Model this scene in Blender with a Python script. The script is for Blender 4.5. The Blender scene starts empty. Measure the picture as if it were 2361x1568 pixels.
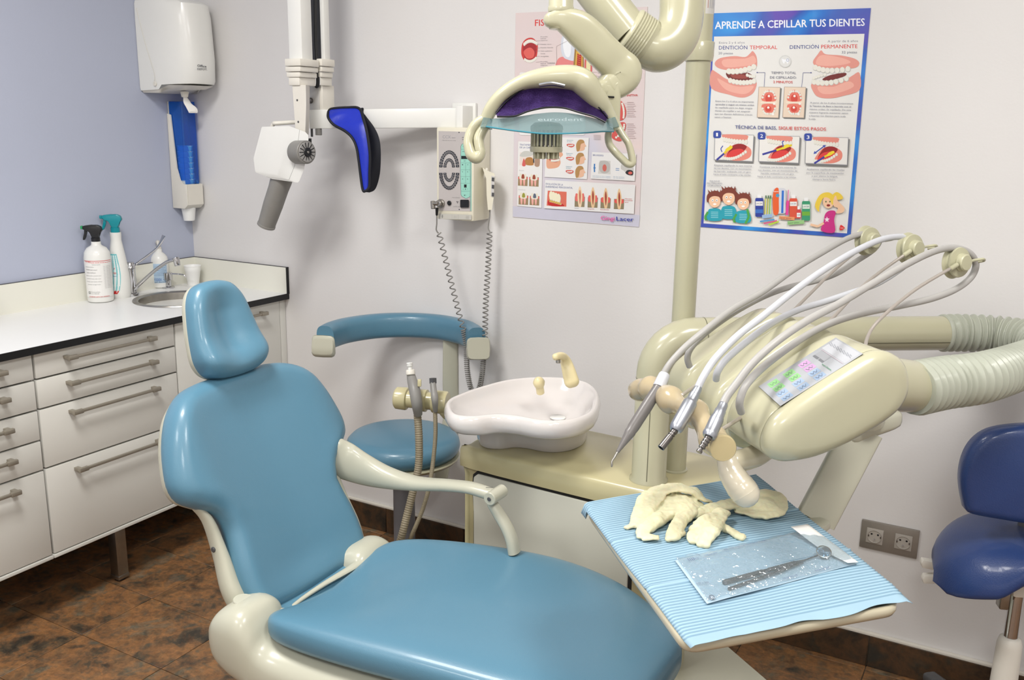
import bpy, bmesh, math, random
import numpy as np
from mathutils import Vector, Matrix
random.seed(7)
PI = math.pi
COL = bpy.context.scene.collection
# ---------------------------------------------------------------- camera
CAM = np.array([2.9905, -2.6506, 1.5337]); FPX = 2132.156
YAW, PITCH, ROLL = -0.5115, -0.2290, 0.0159
def cam_axes():
    f = np.array([math.sin(YAW)*math.cos(PITCH), math.cos(YAW)*math.cos(PITCH), math.sin(PITCH)])
    r = np.array([math.cos(YAW), -math.sin(YAW), 0]); u = np.cross(r, f)
    c, s = math.cos(ROLL), math.sin(ROLL)
    return c*r+s*u, -s*r+c*u, f
RT, UP, FW = cam_axes()
cd = bpy.data.cameras.new('camera'); cam = bpy.data.objects.new('camera', cd); COL.objects.link(cam)
cd.sensor_width = 36; cd.lens = FPX/2361*36; cd.clip_start = .02
cam.matrix_world = Matrix(((RT[0], UP[0], -FW[0], CAM[0]), (RT[1], UP[1], -FW[1], CAM[1]), (RT[2], UP[2], -FW[2], CAM[2]), (0, 0, 0, 1)))
bpy.context.scene.camera = cam
# ---------------------------------------------------------------- light
sc = bpy.context.scene
sc.view_settings.view_transform = 'Standard'; sc.view_settings.look = 'None'; sc.view_settings.gamma = 1
sc.view_settings.use_curve_mapping = False
sc.view_settings.exposure = 0.62
w = bpy.data.worlds.new('world'); sc.world = w; w.use_nodes = True
w.node_tree.nodes['Background'].inputs[0].default_value = (.75, .8, .9, 1); w.node_tree.nodes['Background'].inputs[1].default_value = .05
CEIL = 2.8
PANELS = [(1.45, -1.75), (3.35, -1.75), (1.45, -3.45), (3.35, -3.45)]
def area(loc, sx, sy, power, col):
    l = bpy.data.lights.new('ceiling_panel_light', 'AREA'); l.shape = 'RECTANGLE'; l.size = sx; l.size_y = sy
    l.energy = power; l.color = col
    o = bpy.data.objects.new('ceiling_panel_light', l); o.location = loc; COL.objects.link(o); return o
PW = [26, 20, 16, 16]
for (x, y), p in zip(PANELS, PW):
    area((x, y, CEIL-.035), .56, .56, p, (1.0, .985, .96))
# ---------------------------------------------------------------- pixel rays to points (photo frame 2361x1568)
def ray(x, y): return (x-1180.5)/FPX*RT-(y-784)/FPX*UP+FW
def AY(x, y, Y): d = ray(x, y); return CAM+d*(Y-CAM[1])/d[1]
def AX(x, y, X): d = ray(x, y); return CAM+d*(X-CAM[0])/d[0]
def AZ(x, y, Z): d = ray(x, y); return CAM+d*(Z-CAM[2])/d[2]
def AD(x, y, t): return CAM+ray(x, y)*t
def APL(x, y, P, n):
    d = ray(x, y); P = np.array(P); n = np.array(n); return CAM+d*(((P-CAM)@n)/(d@n))
KA = np.array([-.703, .711, 0]); KB = np.array([.711, .703, 0]); KO = AD(1925, 930, 1.42); KO[2] = 0
def K(a, b, z): P = KO+KA*a+KB*b; return np.array([P[0], P[1], z])
def RB(x, y, b): return APL(x, y, K(0, b, 0), KB)
def RA(x, y, a): return APL(x, y, K(a, 0, 0), KA)
V = lambda *p: np.array(p, float)
# ---------------------------------------------------------------- materials
def lin(c):
    c = c/255; return c/12.92 if c <= .04045 else ((c+.055)/1.055)**2.4
def rgb(r, g, b): return (lin(r), lin(g), lin(b), 1)
MATS = {}
def mat(name, c, rough=.5, metal=0, coat=0, noise=0, nscale=40, bump=0, bscale=200, trans=0, ior=1.45, alpha=1, sss=0, cvar=None):
    if name in MATS: return MATS[name]
    m = bpy.data.materials.new(name); m.use_nodes = True; nt = m.node_tree; b = nt.nodes['Principled BSDF']
    b.inputs['Base Color'].default_value = rgb(*c); b.inputs['Roughness'].default_value = rough
    b.inputs['Metallic'].default_value = metal; b.inputs['Coat Weight'].default_value = coat; b.inputs['Coat Roughness'].default_value = .12
    b.inputs['Transmission Weight'].default_value = trans; b.inputs['IOR'].default_value = ior; b.inputs['Alpha'].default_value = alpha
    b.inputs['Subsurface Weight'].default_value = sss; b.inputs['Subsurface Scale'].default_value = .01
    if noise or bump:
        tc = nt.nodes.new('ShaderNodeTexCoord')
    if noise:
        n = nt.nodes.new('ShaderNodeTexNoise'); n.inputs['Scale'].default_value = nscale; n.inputs['Detail'].default_value = 4
        nt.links.new(tc.outputs['Object'], n.inputs['Vector'])
        mx = nt.nodes.new('ShaderNodeMix'); mx.data_type = 'RGBA'
        c2 = cvar or tuple(v*(1-noise) for v in c)
        mx.inputs[6].default_value = rgb(*c); mx.inputs[7].default_value = rgb(*c2)
        nt.links.new(n.outputs['Fac'], mx.inputs[0]); nt.links.new(mx.outputs[2], b.inputs['Base Color'])
    if bump:
        n2 = nt.nodes.new('ShaderNodeTexNoise'); n2.inputs['Scale'].default_value = bscale; n2.inputs['Detail'].default_value = 3
        nt.links.new(tc.outputs['Object'], n2.inputs['Vector'])
        bp = nt.nodes.new('ShaderNodeBump'); bp.inputs['Strength'].default_value = bump; bp.inputs['Distance'].default_value = .002
        nt.links.new(n2.outputs['Fac'], bp.inputs['Height']); nt.links.new(bp.outputs[0], b.inputs['Normal'])
    MATS[name] = m; return m
def emis(name, c, s):
    m = bpy.data.materials.new(name); m.use_nodes = True; b = m.node_tree.nodes['Principled BSDF']
    b.inputs['Emission Color'].default_value = rgb(*c); b.inputs['Emission Strength'].default_value = s; MATS[name] = m; return m
M_WALL = mat('white_wall_paint', (220, 218, 217), .75, noise=.02, nscale=3, bump=.15, bscale=120)
M_BLUE = mat('blue_wall_paint', (177, 183, 202), .75, noise=.02, nscale=3, bump=.15, bscale=120)
M_CEIL = mat('ceiling_paint', (235, 234, 230), .8, noise=.01)
M_LAM = mat('white_laminate', (213, 212, 206), .38, noise=.015, nscale=8)
M_SPLASH = mat('ivory_laminate', (229, 228, 217), .4, noise=.015, nscale=8)
M_TOP = mat('worktop_laminate', (232, 232, 230), .33, noise=.01, nscale=8)
M_BLACK = mat('black_core_edge', (22, 22, 24), .4, noise=.1)
M_STEEL = mat('brushed_steel', (176, 172, 165), .32, 1, noise=.1, nscale=60)
M_CHROME = mat('chrome', (205, 205, 208), .1, 1, noise=.05)
M_HANDLE = mat('satin_nickel', (164, 157, 144), .42, .6, noise=.08, nscale=50)
M_CREAM = mat('cream_plastic', (184, 181, 154), .26, coat=.35, noise=.03, nscale=6)
M_CREAM2 = mat('warm_cream_plastic', (194, 186, 146), .28, coat=.35, noise=.04, nscale=5)
M_SHELL = mat('pale_cream_shell', (184, 183, 166), .3, coat=.25, noise=.03, nscale=6)
M_BELL = mat('bellows_plastic', (176, 180, 166), .4, coat=.1, noise=.02)
M_TAN = mat('tan_plastic', (182, 166, 134), .2, coat=.5, noise=.04, nscale=20)
M_TAN2 = mat('beige_plastic', (192, 184, 160), .22, coat=.5, noise=.03, nscale=20)
M_VINYL = mat('blue_vinyl', (87, 131, 154), .36, coat=.22, noise=.05, nscale=3, bump=.12, bscale=500)
M_NAVY = mat('navy_vinyl', (42, 66, 120), .36, coat=.3, noise=.12, nscale=5, bump=.25, bscale=350)
M_WP = mat('white_plastic', (228, 228, 224), .32, coat=.2, noise=.01)
M_WP2 = mat('off_white_plastic', (222, 218, 208), .4, noise=.02)
M_CERAM = mat('white_glazed_ceramic', (214, 209, 206), .08, coat=.6, noise=.01)
M_GREY = mat('grey_plastic', (136, 134, 130), .42, noise=.05)
M_DGREY = mat('dark_grey_plastic', (78, 78, 80), .45, noise=.1)
M_GREYP = mat('column_grey_paint', (116, 117, 122), .45, noise=.05)
M_GDOOR = mat('grey_cabinet_paint', (190, 190, 178), .4, noise=.03, nscale=5)
M_BLK = mat('black_plastic', (24, 25, 28), .4, noise=.1)
M_HOSE = mat('grey_silicone_hose', (170, 168, 165), .42, noise=.04)
M_HOSE2 = mat('pale_grey_silicone_hose', (196, 198, 204), .4, noise=.04)
M_RIBHOSE = mat('taupe_suction_hose', (137, 127, 105), .5, noise=.08)
M_ROYAL = mat('royal_blue_cover', (30, 52, 190), .4, noise=.15, nscale=20, bump=.4, bscale=60)
M_NYL = mat('black_nylon', (20, 22, 34), .7, noise=.2)
M_TEALC = mat('teal_plastic', (18, 165, 178), .3, trans=.35, noise=.06)

M_CUPW = mat('cup_white_plastic', (240, 240, 238), .35, noise=.01)

M_IRON = mat('purple_mirror_reflector', (104, 80, 150), .24, 1, noise=.55, nscale=30, cvar=(14, 8, 20), bump=1.0, bscale=900)
M_NICK = mat('satin_aluminium', (176, 180, 188), .36, .9, noise=.06)
M_DSTEEL = mat('dark_steel', (120, 116, 114), .3, .9, noise=.1)
M_LATEX = mat('latex', (222, 217, 182), .5, noise=.06, nscale=30, sss=.3, bump=.5, bscale=90)
M_PAPER = mat('white_paper', (236, 234, 230), .7, noise=.02)

M_FILMP = mat('blue_tinted_paper', (188, 208, 220), .5, noise=.05)
M_GLASS = mat('dental_mirror_glass', (190, 210, 225), .05, 1, noise=.02)
M_SOCK = mat('grey_metal_plate', (150, 144, 136), .38, .5, noise=.06)
M_SOCK2 = mat('grey_socket_plastic', (172, 166, 158), .4, noise=.03)
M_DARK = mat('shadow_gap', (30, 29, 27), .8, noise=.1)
M_GAP = mat('seam_line', (110, 108, 88), .6, noise=.1)
M_WOOD = mat('pale_wood_cap', (196, 172, 136), .5, noise=.15)
M_AMBER = mat('amber_glass', (84, 36, 18), .12, trans=.3, noise=.1)
def film(name, c, gl=.12, rough=.06, haze=.0, hc=(220, 235, 245), bump=0, bs=40):
    m = bpy.data.materials.new(name); m.use_nodes = True; nt = m.node_tree; nt.nodes.clear(); N = nt.nodes.new; L = nt.links.new
    out = N('ShaderNodeOutputMaterial'); tr = N('ShaderNodeBsdfTransparent'); tr.inputs[0].default_value = rgb(*c); g = N('ShaderNodeBsdfGlossy'); g.inputs['Roughness'].default_value = rough
    d = N('ShaderNodeBsdfDiffuse'); d.inputs[0].default_value = rgb(*hc); ad = N('ShaderNodeValue'); ad.outputs[0].default_value = gl; m1 = N('ShaderNodeMixShader'); m1.inputs[0].default_value = haze; L(tr.outputs[0], m1.inputs[1]); L(d.outputs[0], m1.inputs[2])
    m2 = N('ShaderNodeMixShader'); L(ad.outputs[0], m2.inputs[0]); L(m1.outputs[0], m2.inputs[1]); L(g.outputs[0], m2.inputs[2]); L(m2.outputs[0], out.inputs[0])
    if bump:
        tc = N('ShaderNodeTexCoord'); nn = N('ShaderNodeTexNoise'); nn.inputs['Scale'].default_value = bs; nn.inputs['Detail'].default_value = 3; L(tc.outputs['Object'], nn.inputs['Vector']); bp = N('ShaderNodeBump'); bp.inputs['Strength'].default_value = bump; bp.inputs['Distance'].default_value = .01
        L(nn.outputs['Fac'], bp.inputs['Height']); L(bp.outputs[0], g.inputs['Normal'])
    MATS[name] = m; return m
M_CUPBLUE = film('clear_blue_plastic', (138, 204, 250), .06, haze=.14, hc=(50, 140, 228))
M_SHIELD = film('aqua_shield', (212, 225, 226), .10, haze=.30, hc=(146, 172, 176))
M_FILM = film('clear_film', (244, 249, 252), .16, .07, haze=.05, bump=1.0, bs=60)
M_LAMPON = emis('lamp_diffuser', (255, 250, 240), 3)

def slate(name, dark=1.0):
    m = bpy.data.materials.new(name); m.use_nodes = True; nt = m.node_tree; b = nt.nodes['Principled BSDF']; N = nt.nodes.new; L = nt.links.new
    tc = N('ShaderNodeTexCoord'); oi = N('ShaderNodeObjectInfo'); ad = N('ShaderNodeVectorMath'); ad.operation = 'MULTIPLY_ADD'
    cx = N('ShaderNodeCombineXYZ')
    for i in range(3): L(oi.outputs['Random'], cx.inputs[i])
    L(cx.outputs[0], ad.inputs[0]); ad.inputs[1].default_value = (31, 17, 9); L(tc.outputs['Object'], ad.inputs[2])
    def noise(s, d, w=0.0, sq=None):
        n = N('ShaderNodeTexNoise'); n.inputs['Scale'].default_value = s; n.inputs['Detail'].default_value = d; n.inputs['Roughness'].default_value = .65
        n.inputs['Distortion'].default_value = w
        L(ad.outputs[0], n.inputs['Vector']); return n
    def ramp(n, st):
        r = N('ShaderNodeValToRGB'); cr = r.color_ramp
        while len(cr.elements) < len(st): cr.elements.new(.5)
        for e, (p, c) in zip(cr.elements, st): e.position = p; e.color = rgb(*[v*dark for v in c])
        L(n.outputs['Fac'], r.inputs[0]); return r
    n1 = noise(7, 10, .5); n2 = noise(13, 10, .4); n3 = noise(55, 8)
    r1 = ramp(n1, [(.30, (52, 50, 46)), (.41, (84, 76, 62)), (.46, (134, 98, 68)), (.52, (166, 120, 76)), (.56, (140, 108, 76)), (.60, (118, 112, 94)), (.68, (136, 134, 116)), (.74, (84, 88, 86))])
    r2 = ramp(n2, [(.36, (44, 42, 42)), (.44, (102, 88, 70)), (.52, (164, 116, 74)), (.58, (128, 100, 72)), (.66, (106, 104, 92))])
    r3 = ramp(n3, [(.35, (72, 68, 64)), (.65, (186, 180, 172))])
    mx = N('ShaderNodeMix'); mx.data_type = 'RGBA'; mx.inputs[0].default_value = .5; L(r1.outputs[0], mx.inputs[6]); L(r2.outputs[0], mx.inputs[7])
    m2 = N('ShaderNodeMix'); m2.data_type = 'RGBA'; m2.blend_type = 'OVERLAY'; m2.inputs[0].default_value = .45; L(mx.outputs[2], m2.inputs[6]); L(r3.outputs[0], m2.inputs[7])
    L(m2.outputs[2], b.inputs['Base Color'])
    rr = N('ShaderNodeMapRange'); rr.inputs[3].default_value = .35; rr.inputs[4].default_value = .6; L(n2.outputs['Fac'], rr.inputs[0]); L(rr.outputs[0], b.inputs['Roughness'])
    bp = N('ShaderNodeBump'); bp.inputs['Strength'].default_value = .35; bp.inputs['Distance'].default_value = .004; L(n1.outputs['Fac'], bp.inputs['Height']); L(bp.outputs[0], b.inputs['Normal'])
    MATS[name] = m; return m
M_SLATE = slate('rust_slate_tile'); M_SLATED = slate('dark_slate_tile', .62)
M_GROUT = mat('tile_grout', (112, 100, 84), .8, noise=.2)

# ---------------------------------------------------------------- mesh helpers
class B:
    def __init__(s): s.v = []; s.f = []; s.m = []; s.mats = []
    def add(s, vs, fs, m=None):
        o = len(s.v); s.v += [tuple(float(c) for c in v) for v in vs]
        if m is not None and m not in s.mats: s.mats.append(m)
        k = s.mats.index(m) if m is not None else 0
        for f in fs: s.f.append(tuple(i+o for i in f)); s.m.append(k)
        return s
    def join(s, o, m=None):
        return s.add(o[0], o[1], m)
def link(name, vs, fs, m, parent=None, ang=42, flat=False, mi=None):
    me = bpy.data.meshes.new(name)
    off = np.array([float(c) for c in parent['_w']]) if parent is not None and '_w' in parent else np.zeros(3)
    me.from_pydata([tuple(np.array(v, float)-off) for v in vs], [], fs)
    for mm in (m if isinstance(m, list) else [m]): me.materials.append(mm)
    if mi: me.polygons.foreach_set('material_index', mi)
    bm = bmesh.new(); bm.from_mesh(me); bmesh.ops.recalc_face_normals(bm, faces=bm.faces); bm.to_mesh(me); bm.free()
    if not flat:
        me.polygons.foreach_set('use_smooth', [True]*len(me.polygons)); me.set_sharp_from_angle(angle=math.radians(ang))
    o = bpy.data.objects.new(name, me); COL.objects.link(o)
    if parent is not None: o.parent = parent; o['_w'] = tuple(off)
    else: o['_w'] = (0.0, 0.0, 0.0)
    return o
def part(name, shape, m, parent, ang=42, flat=False, label=None):
    if isinstance(shape, B): o = link(name, shape.v, shape.f, shape.mats or m, parent, ang, flat, shape.m)
    else: o = link(name, shape[0], shape[1], m, parent, ang, flat)
    if label: o['label'] = label
    return o
def thing(name, label, cat, loc, group=None):
    o = bpy.data.objects.new(name, None); o.empty_display_size = .05; COL.objects.link(o)
    o.location = tuple(float(c) for c in loc); o['_w'] = tuple(float(c) for c in loc)
    o['label'] = label; o['category'] = cat
    if group: o['group'] = group
    return o
def solo(name, shape, m, label, cat, group=None, ang=42):
    vs = shape.v if isinstance(shape, B) else shape[0]
    a = np.array(vs); loc = ((a[:, 0].min()+a[:, 0].max())/2, (a[:, 1].min()+a[:, 1].max())/2, a[:, 2].min())
    t = {'_w': loc}
    fs = shape.f if isinstance(shape, B) else shape[1]
    o = link(name, [tuple(np.array(v)-np.array(loc)) for v in vs], fs, (shape.mats or m) if isinstance(shape, B) else m, None, ang, False, shape.m if isinstance(shape, B) else None)
    o.location = tuple(float(c) for c in loc); o['_w'] = tuple(float(c) for c in loc)
    o['label'] = label; o['category'] = cat
    if group: o['group'] = group
    return o
def struct(name, shape, m, parent=None, ang=42):
    o = part(name, shape, m, parent, ang)
    o['kind'] = 'structure'; return o
def merge(*shapes):
    b = B()
    for s in shapes:
        if isinstance(s, B):
            o = len(b.v); b.v += s.v
            for f, k in zip(s.f, s.m):
                mm = s.mats[k] if s.mats else None
                if mm is not None and mm not in b.mats: b.mats.append(mm)
                b.f.append(tuple(i+o for i in f)); b.m.append(b.mats.index(mm) if mm is not None else 0)
        else: b.add(s[0], s[1])
    return b
def wm(shape, m): return B().add(shape[0], shape[1], m)
def box(x0, x1, y0, y1, z0, z1, bev=0.0, seg=2, T=None):
    bm = bmesh.new(); bmesh.ops.create_cube(bm, size=1)
    for v in bm.verts:
        v.co = Vector(((x0+x1)/2+v.co.x*(x1-x0), (y0+y1)/2+v.co.y*(y1-y0), (z0+z1)/2+v.co.z*(z1-z0)))
    if bev: bmesh.ops.bevel(bm, geom=bm.edges[:]+bm.verts[:], offset=bev, segments=seg, affect='EDGES', profile=.5)
    vs = [tuple(v.co) for v in bm.verts]; fs = [tuple(v.index for v in f.verts) for f in bm.faces]
    bm.free()
    if T is not None: vs = [T(*v) for v in vs]
    return vs, fs
def frame(O, X, Y, Z):
    O, X, Y, Z = map(np.array, (O, X, Y, Z)); return lambda a, b, c: tuple(O+X*a+Y*b+Z*c)
def nrm(v): v = np.array(v, float); return v/np.linalg.norm(v)
def path(pts, n=8, closed=False):
    P = [np.array(p, float) for p in pts]; out = []; N = len(P)
    if N == 2: return [P[0]+(P[1]-P[0])*i/n for i in range(n+1)]
    rng = range(N) if closed else range(N-1)
    for i in rng:
        p0, p1, p2, p3 = (P[(i-1) % N], P[i], P[(i+1) % N], P[(i+2) % N]) if closed else (P[max(i-1, 0)], P[i], P[i+1], P[min(i+2, N-1)])
        # centripetal-ish tangents
        for k in range(n):
            t = k/n
            out.append(.5*((2*p1)+(-p0+p2)*t+(2*p0-5*p1+4*p2-p3)*t*t+(-p0+3*p1-3*p2+p3)*t**3))
    if not closed: out.append(P[-1])
    return out
def sweep(pts, ra, rb=None, N=None, e=2.0, n=16, sm=8, caps='flat', smooth=True):
    """closed section swept along a path; ra along the side direction, rb along N; lists are per control point"""
    m = len(pts)
    ra = list(ra) if hasattr(ra, '__len__') else [ra]*m
    rb = ra if rb is None else (list(rb) if hasattr(rb, '__len__') else [rb]*m)
    C = [np.array([*p, a, b], float) for p, a, b in zip(pts, ra, rb)]
    S = path(C, sm) if smooth and m > 2 else (C if not smooth else path(C, 1))
    P = [s[:3] for s in S]; A = [max(s[3], 1e-5) for s in S]; Bq = [max(s[4], 1e-5) for s in S]
    T = []
    for i in range(len(P)):
        T.append(nrm(P[min(i+1, len(P)-1)]-P[max(i-1, 0)]+1e-12))
    if caps == 'round':
        for end in (0, -1):
            p, t, a, b = P[end], T[end]*(-1 if end == 0 else 1), A[end], Bq[end]; r = min(a, b)
            ext = [(p+t*r*math.sin(q)*1.0, T[end], a-r*(1-math.cos(q)), b-r*(1-math.cos(q))) for q in (PI/8, PI/4, 3*PI/8, .47*PI)]
            if end == 0:
                for x in ext: P.insert(0, x[0]); T.insert(0, x[1]); A.insert(0, max(x[2], 1e-4)); Bq.insert(0, max(x[3], 1e-4))
            else:
                for x in ext: P.append(x[0]); T.append(x[1]); A.append(max(x[2], 1e-4)); Bq.append(max(x[3], 1e-4))
    if N is None:
        t = T[0]; up = np.array([0, 0, 1.]) if abs(t[2]) < .9 else np.array([1., 0, 0])
        nn = nrm(up-t*(up@t)); par = True
    else: par = False; N = np.array(N, float)
    vs = []; L = []
    for i in range(len(P)):
        t = T[i]
        if par:
            nn = nrm(nn-t*(nn@t))
        else: nn = nrm(N-t*(N@t))
        s = np.cross(t, nn)
        for k in range(n):
            q = 2*PI*k/n; c, d = math.cos(q), math.sin(q)
            cc = math.copysign(abs(c)**(2/e), c); dd = math.copysign(abs(d)**(2/e), d)
            vs.append(P[i]+s*cc*A[i]+nn*dd*Bq[i])
    fs = []
    for i in range(len(P)-1):
        for k in range(n): fs.append((i*n+k, i*n+(k+1) % n, (i+1)*n+(k+1) % n, (i+1)*n+k))
    fs.append(tuple(range(n))[::-1]); fs.append(tuple((len(P)-1)*n+k for k in range(n)))
    return vs, fs
def lathe(prof, O=(0, 0, 0), ax=(0, 0, 1), n=32, ref=None, cap=True):
    ax = nrm(ax); O = np.array(O, float); up = np.array(ref if ref is not None else ((1., 0, 0) if abs(ax[0]) < .9 else (0, 1., 0)))
    u = nrm(up-ax*(up@ax)); v = np.cross(ax, u); vs = []; fs = []
    for r, h in prof:
        for k in range(n):
            q = 2*PI*k/n; vs.append(O+ax*h+(u*math.cos(q)+v*math.sin(q))*max(r, 1e-5))
    for i in range(len(prof)-1):
        for k in range(n): fs.append((i*n+k, i*n+(k+1) % n, (i+1)*n+(k+1) % n, (i+1)*n+k))
    if cap: fs.append(tuple(range(n))[::-1]); fs.append(tuple((len(prof)-1)*n+k for k in range(n)))
    return vs, fs
def cyl(P0, P1, r, n=24, bev=.0015, r2=None):
    P0 = np.array(P0, float); P1 = np.array(P1, float); h = np.linalg.norm(P1-P0); r2 = r if r2 is None else r2
    b = min(bev, r*.4, h*.4)
    return lathe([(r-b, 0), (r, b), (r2, h-b), (r2-b, h)], P0, P1-P0, n)
def loft(rings, cap=True):
    n = len(rings[0]); vs = [p for r in rings for p in r]; fs = []
    for i in range(len(rings)-1):
        for k in range(n): fs.append((i*n+k, i*n+(k+1) % n, (i+1)*n+(k+1) % n, (i+1)*n+k))
    if cap: fs.append(tuple(range(n))[::-1]); fs.append(tuple((len(rings)-1)*n+k for k in range(n)))
    return vs, fs
def inset2(o, d):
    o = np.array(o); n = len(o); ar = .5*sum(o[i][0]*o[(i+1) % n][1]-o[(i+1) % n][0]*o[i][1] for i in range(n)); s = 1 if ar > 0 else -1
    out = []
    for i in range(n):
        t = o[(i+1) % n]-o[i-1]; L = math.hypot(*t)+1e-12; nn = np.array([-t[1], t[0]])/L*s
        out.append(o[i]+nn*d)
    return np.array(out)
def pad(outline, T, th, r, dome=None, rb=.01, smooth=6, inner=8, resample=96):
    """cushion: closed 2D outline, front edge radius r, thickness th; T(u,v,h) maps to the world, h=0 at the front"""
    o = np.array([p[:2] for p in path([np.array(p) for p in outline], smooth, True)])
    d = np.r_[0, np.cumsum(np.linalg.norm(np.roll(o, -1, 0)-o, axis=1))]; L = d[-1]
    oo = np.vstack([o, o[:1]]); q = np.linspace(0, L, resample, endpoint=False)
    o = np.array([[np.interp(x, d, oo[:, 0]), np.interp(x, d, oo[:, 1])] for x in q])
    rings = [(inset2(o, rb*2), -th), (inset2(o, rb*.4), -th), (o, -th+rb)]
    for k in range(7):
        a = PI/2*k/6; rings.append((inset2(o, r*(1-math.cos(a))*1.0), -r+r*math.sin(a)))
    top = inset2(o, r); c = top.mean(0); dome = dome or (lambda s: 0)
    for k in range(1, inner+1):
        s = 1-k/(inner+.6); rings.append((c+(top-c)*s, dome(s)))
    return loft([[T(u, v, h) for u, v in ring] for ring, h in rings])
def prism(poly, T, d0, d1, bev=.0, seg=2):
    bm = bmesh.new(); n = len(poly)
    a = [bm.verts.new((u, v, d0)) for u, v in poly]; b = [bm.verts.new((u, v, d1)) for u, v in poly]
    bm.faces.new(a[::-1]); bm.faces.new(b)
    for i in range(n): bm.faces.new((a[i], a[(i+1) % n], b[(i+1) % n], b[i]))
    if bev: bmesh.ops.bevel(bm, geom=bm.edges[:]+bm.verts[:], offset=bev, segments=seg, affect='EDGES', profile=.5)
    bm.verts.ensure_lookup_table(); bm.verts.index_update()
    vs = [T(*v.co) for v in bm.verts]; fs = [tuple(v.index for v in f.verts) for f in bm.faces]; bm.free(); return vs, fs
def rrect(x0, x1, y0, y1, r, n=5):
    out = []
    for cx, cy, a0 in ((x1-r, y1-r, 0), (x0+r, y1-r, 90), (x0+r, y0+r, 180), (x1-r, y0+r, 270)):
        for k in range(n+1): q = math.radians(a0+90*k/n); out.append((cx+r*math.cos(q), cy+r*math.sin(q)))
    return out
def coil(pts, R, turns, r, n=6, per=10, sm=30):
    P = path(pts, sm); d = np.r_[0, np.cumsum([np.linalg.norm(P[i+1]-P[i]) for i in range(len(P)-1)])]
    N = int(turns*per); out = []; P = np.array(P)
    for i in range(N+1):
        s = d[-1]*i/N; p = np.array([np.interp(s, d, P[:, k]) for k in range(3)]); p2 = np.array([np.interp(min(s+.002, d[-1]), d, P[:, k]) for k in range(3)])
        t = nrm(p2-p+1e-9*np.array([0, 0, -1.])) if s < d[-1]-.003 else t
        u = nrm(np.cross(t, [0, 1., 0.1])); v = np.cross(t, u); q = 2*PI*i/per
        rr = R(i/N) if callable(R) else R
        out.append(p+(u*math.cos(q)+v*math.sin(q))*rr)
    return sweep(out, r, n=n, sm=1)
# text and flat print -------------------------------------------------------
_tc = {}
def text_geo(s, bold):
    bold = 0 if bold < .5 else round(bold, 1); k = (s, bold)
    if k in _tc: return _tc[k]
    cu = bpy.data.curves.new('lettering', 'FONT'); cu.body = s; cu.size = 1; cu.resolution_u = 2
    o = bpy.data.objects.new('lettering', cu); COL.objects.link(o); dg = bpy.context.evaluated_depsgraph_get()
    me = bpy.data.meshes.new_from_object(o.evaluated_get(dg)); vs = np.array([v.co[:] for v in me.vertices]); fs = [tuple(p.vertices) for p in me.polygons]
    bpy.data.objects.remove(o); bpy.data.curves.remove(cu); bpy.data.meshes.remove(me)
    if bold and len(vs):
        n = len(vs); d = .011*bold; sets = [(-d, 0, 0), (d, 0, 1e-6), (0, d*.7, 2e-6), (0, -d*.7, 3e-6)]
        fs = [tuple(i+n*j for i in f) for j in range(4) for f in fs]; vs = np.vstack([vs+np.array(q) for q in sets])
    _tc[k] = (vs, fs); return vs, fs
def ink(c, rough=.5): return mat('ink_%d_%d_%d' % c, c, rough, noise=.02)
class Print:
    def __init__(s, T): s.T = T; s.b = B(); s.l = 1
    def poly(s, pts, c):
        s.l += 1; s.b.add([s.T(x, y, s.l) for x, y in pts], [tuple(range(len(pts)))], ink(c)); return s
    def rect(s, x0, y0, x1, y1, c): return s.poly([(x0, y0), (x1, y0), (x1, y1), (x0, y1)], c)
    def round(s, x0, y0, x1, y1, r, c): return s.poly(rrect(x0, x1, y0, y1, r, 3), c)
    def ell(s, x, y, rx, ry, c, n=16, rot=0):
        a = math.radians(rot); ca, sa = math.cos(a), math.sin(a)
        return s.poly([(x+rx*math.cos(2*PI*k/n)*ca-ry*math.sin(2*PI*k/n)*sa, y+rx*math.cos(2*PI*k/n)*sa+ry*math.sin(2*PI*k/n)*ca) for k in range(n)], c)
    def blob(s, pts, c, sm=4): return s.poly([tuple(p) for p in path([np.array(p, float) for p in pts], sm, True)], c)
    def line(s, pts, wd, c):
        for (x0, y0), (x1, y1) in zip(pts, pts[1:]):
            L = math.hypot(x1-x0, y1-y0)+1e-9; nx, ny = -(y1-y0)/L*wd/2, (x1-x0)/L*wd/2
            s.poly([(x0+nx, y0+ny), (x1+nx, y1+ny), (x1-nx, y1-ny), (x0-nx, y0-ny)], c)
        return s
    def txt(s, t, x0, y0, x1, y1, h, c, bold=0):
        vs, fs = text_geo(t, bold)
        if not len(vs): return s
        s.l += 4; a, b = vs[:, 0].min(), vs[:, 0].max(); k = h/.73
        s.b.add([s.T(x0+(x1-x0)*(v[0]-a)/(b-a), y0+(y1-y0)*(v[0]-a)/(b-a)-v[1]*k, s.l-3+round(v[2]*1e6)) for v in vs], fs, ink(c)); return s
    def teeth(s, p0, p1, p2, n, rx, ry, c=(226, 224, 214), c2=(190, 190, 182)):
        for k in range(n):
            t = (k+.5)/n; x = (1-t)**2*p0[0]+2*t*(1-t)*p1[0]+t*t*p2[0]; y = (1-t)**2*p0[1]+2*t*(1-t)*p1[1]+t*t*p2[1]
            s.ell(x+rx*.12, y+ry*.1, rx, ry, c2, 8); s.ell(x, y, rx*.92, ry*.92, c, 8)
        return s
    def out(s, parent, name='print'):
        return part(name, s.b, None, parent, flat=True)
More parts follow.
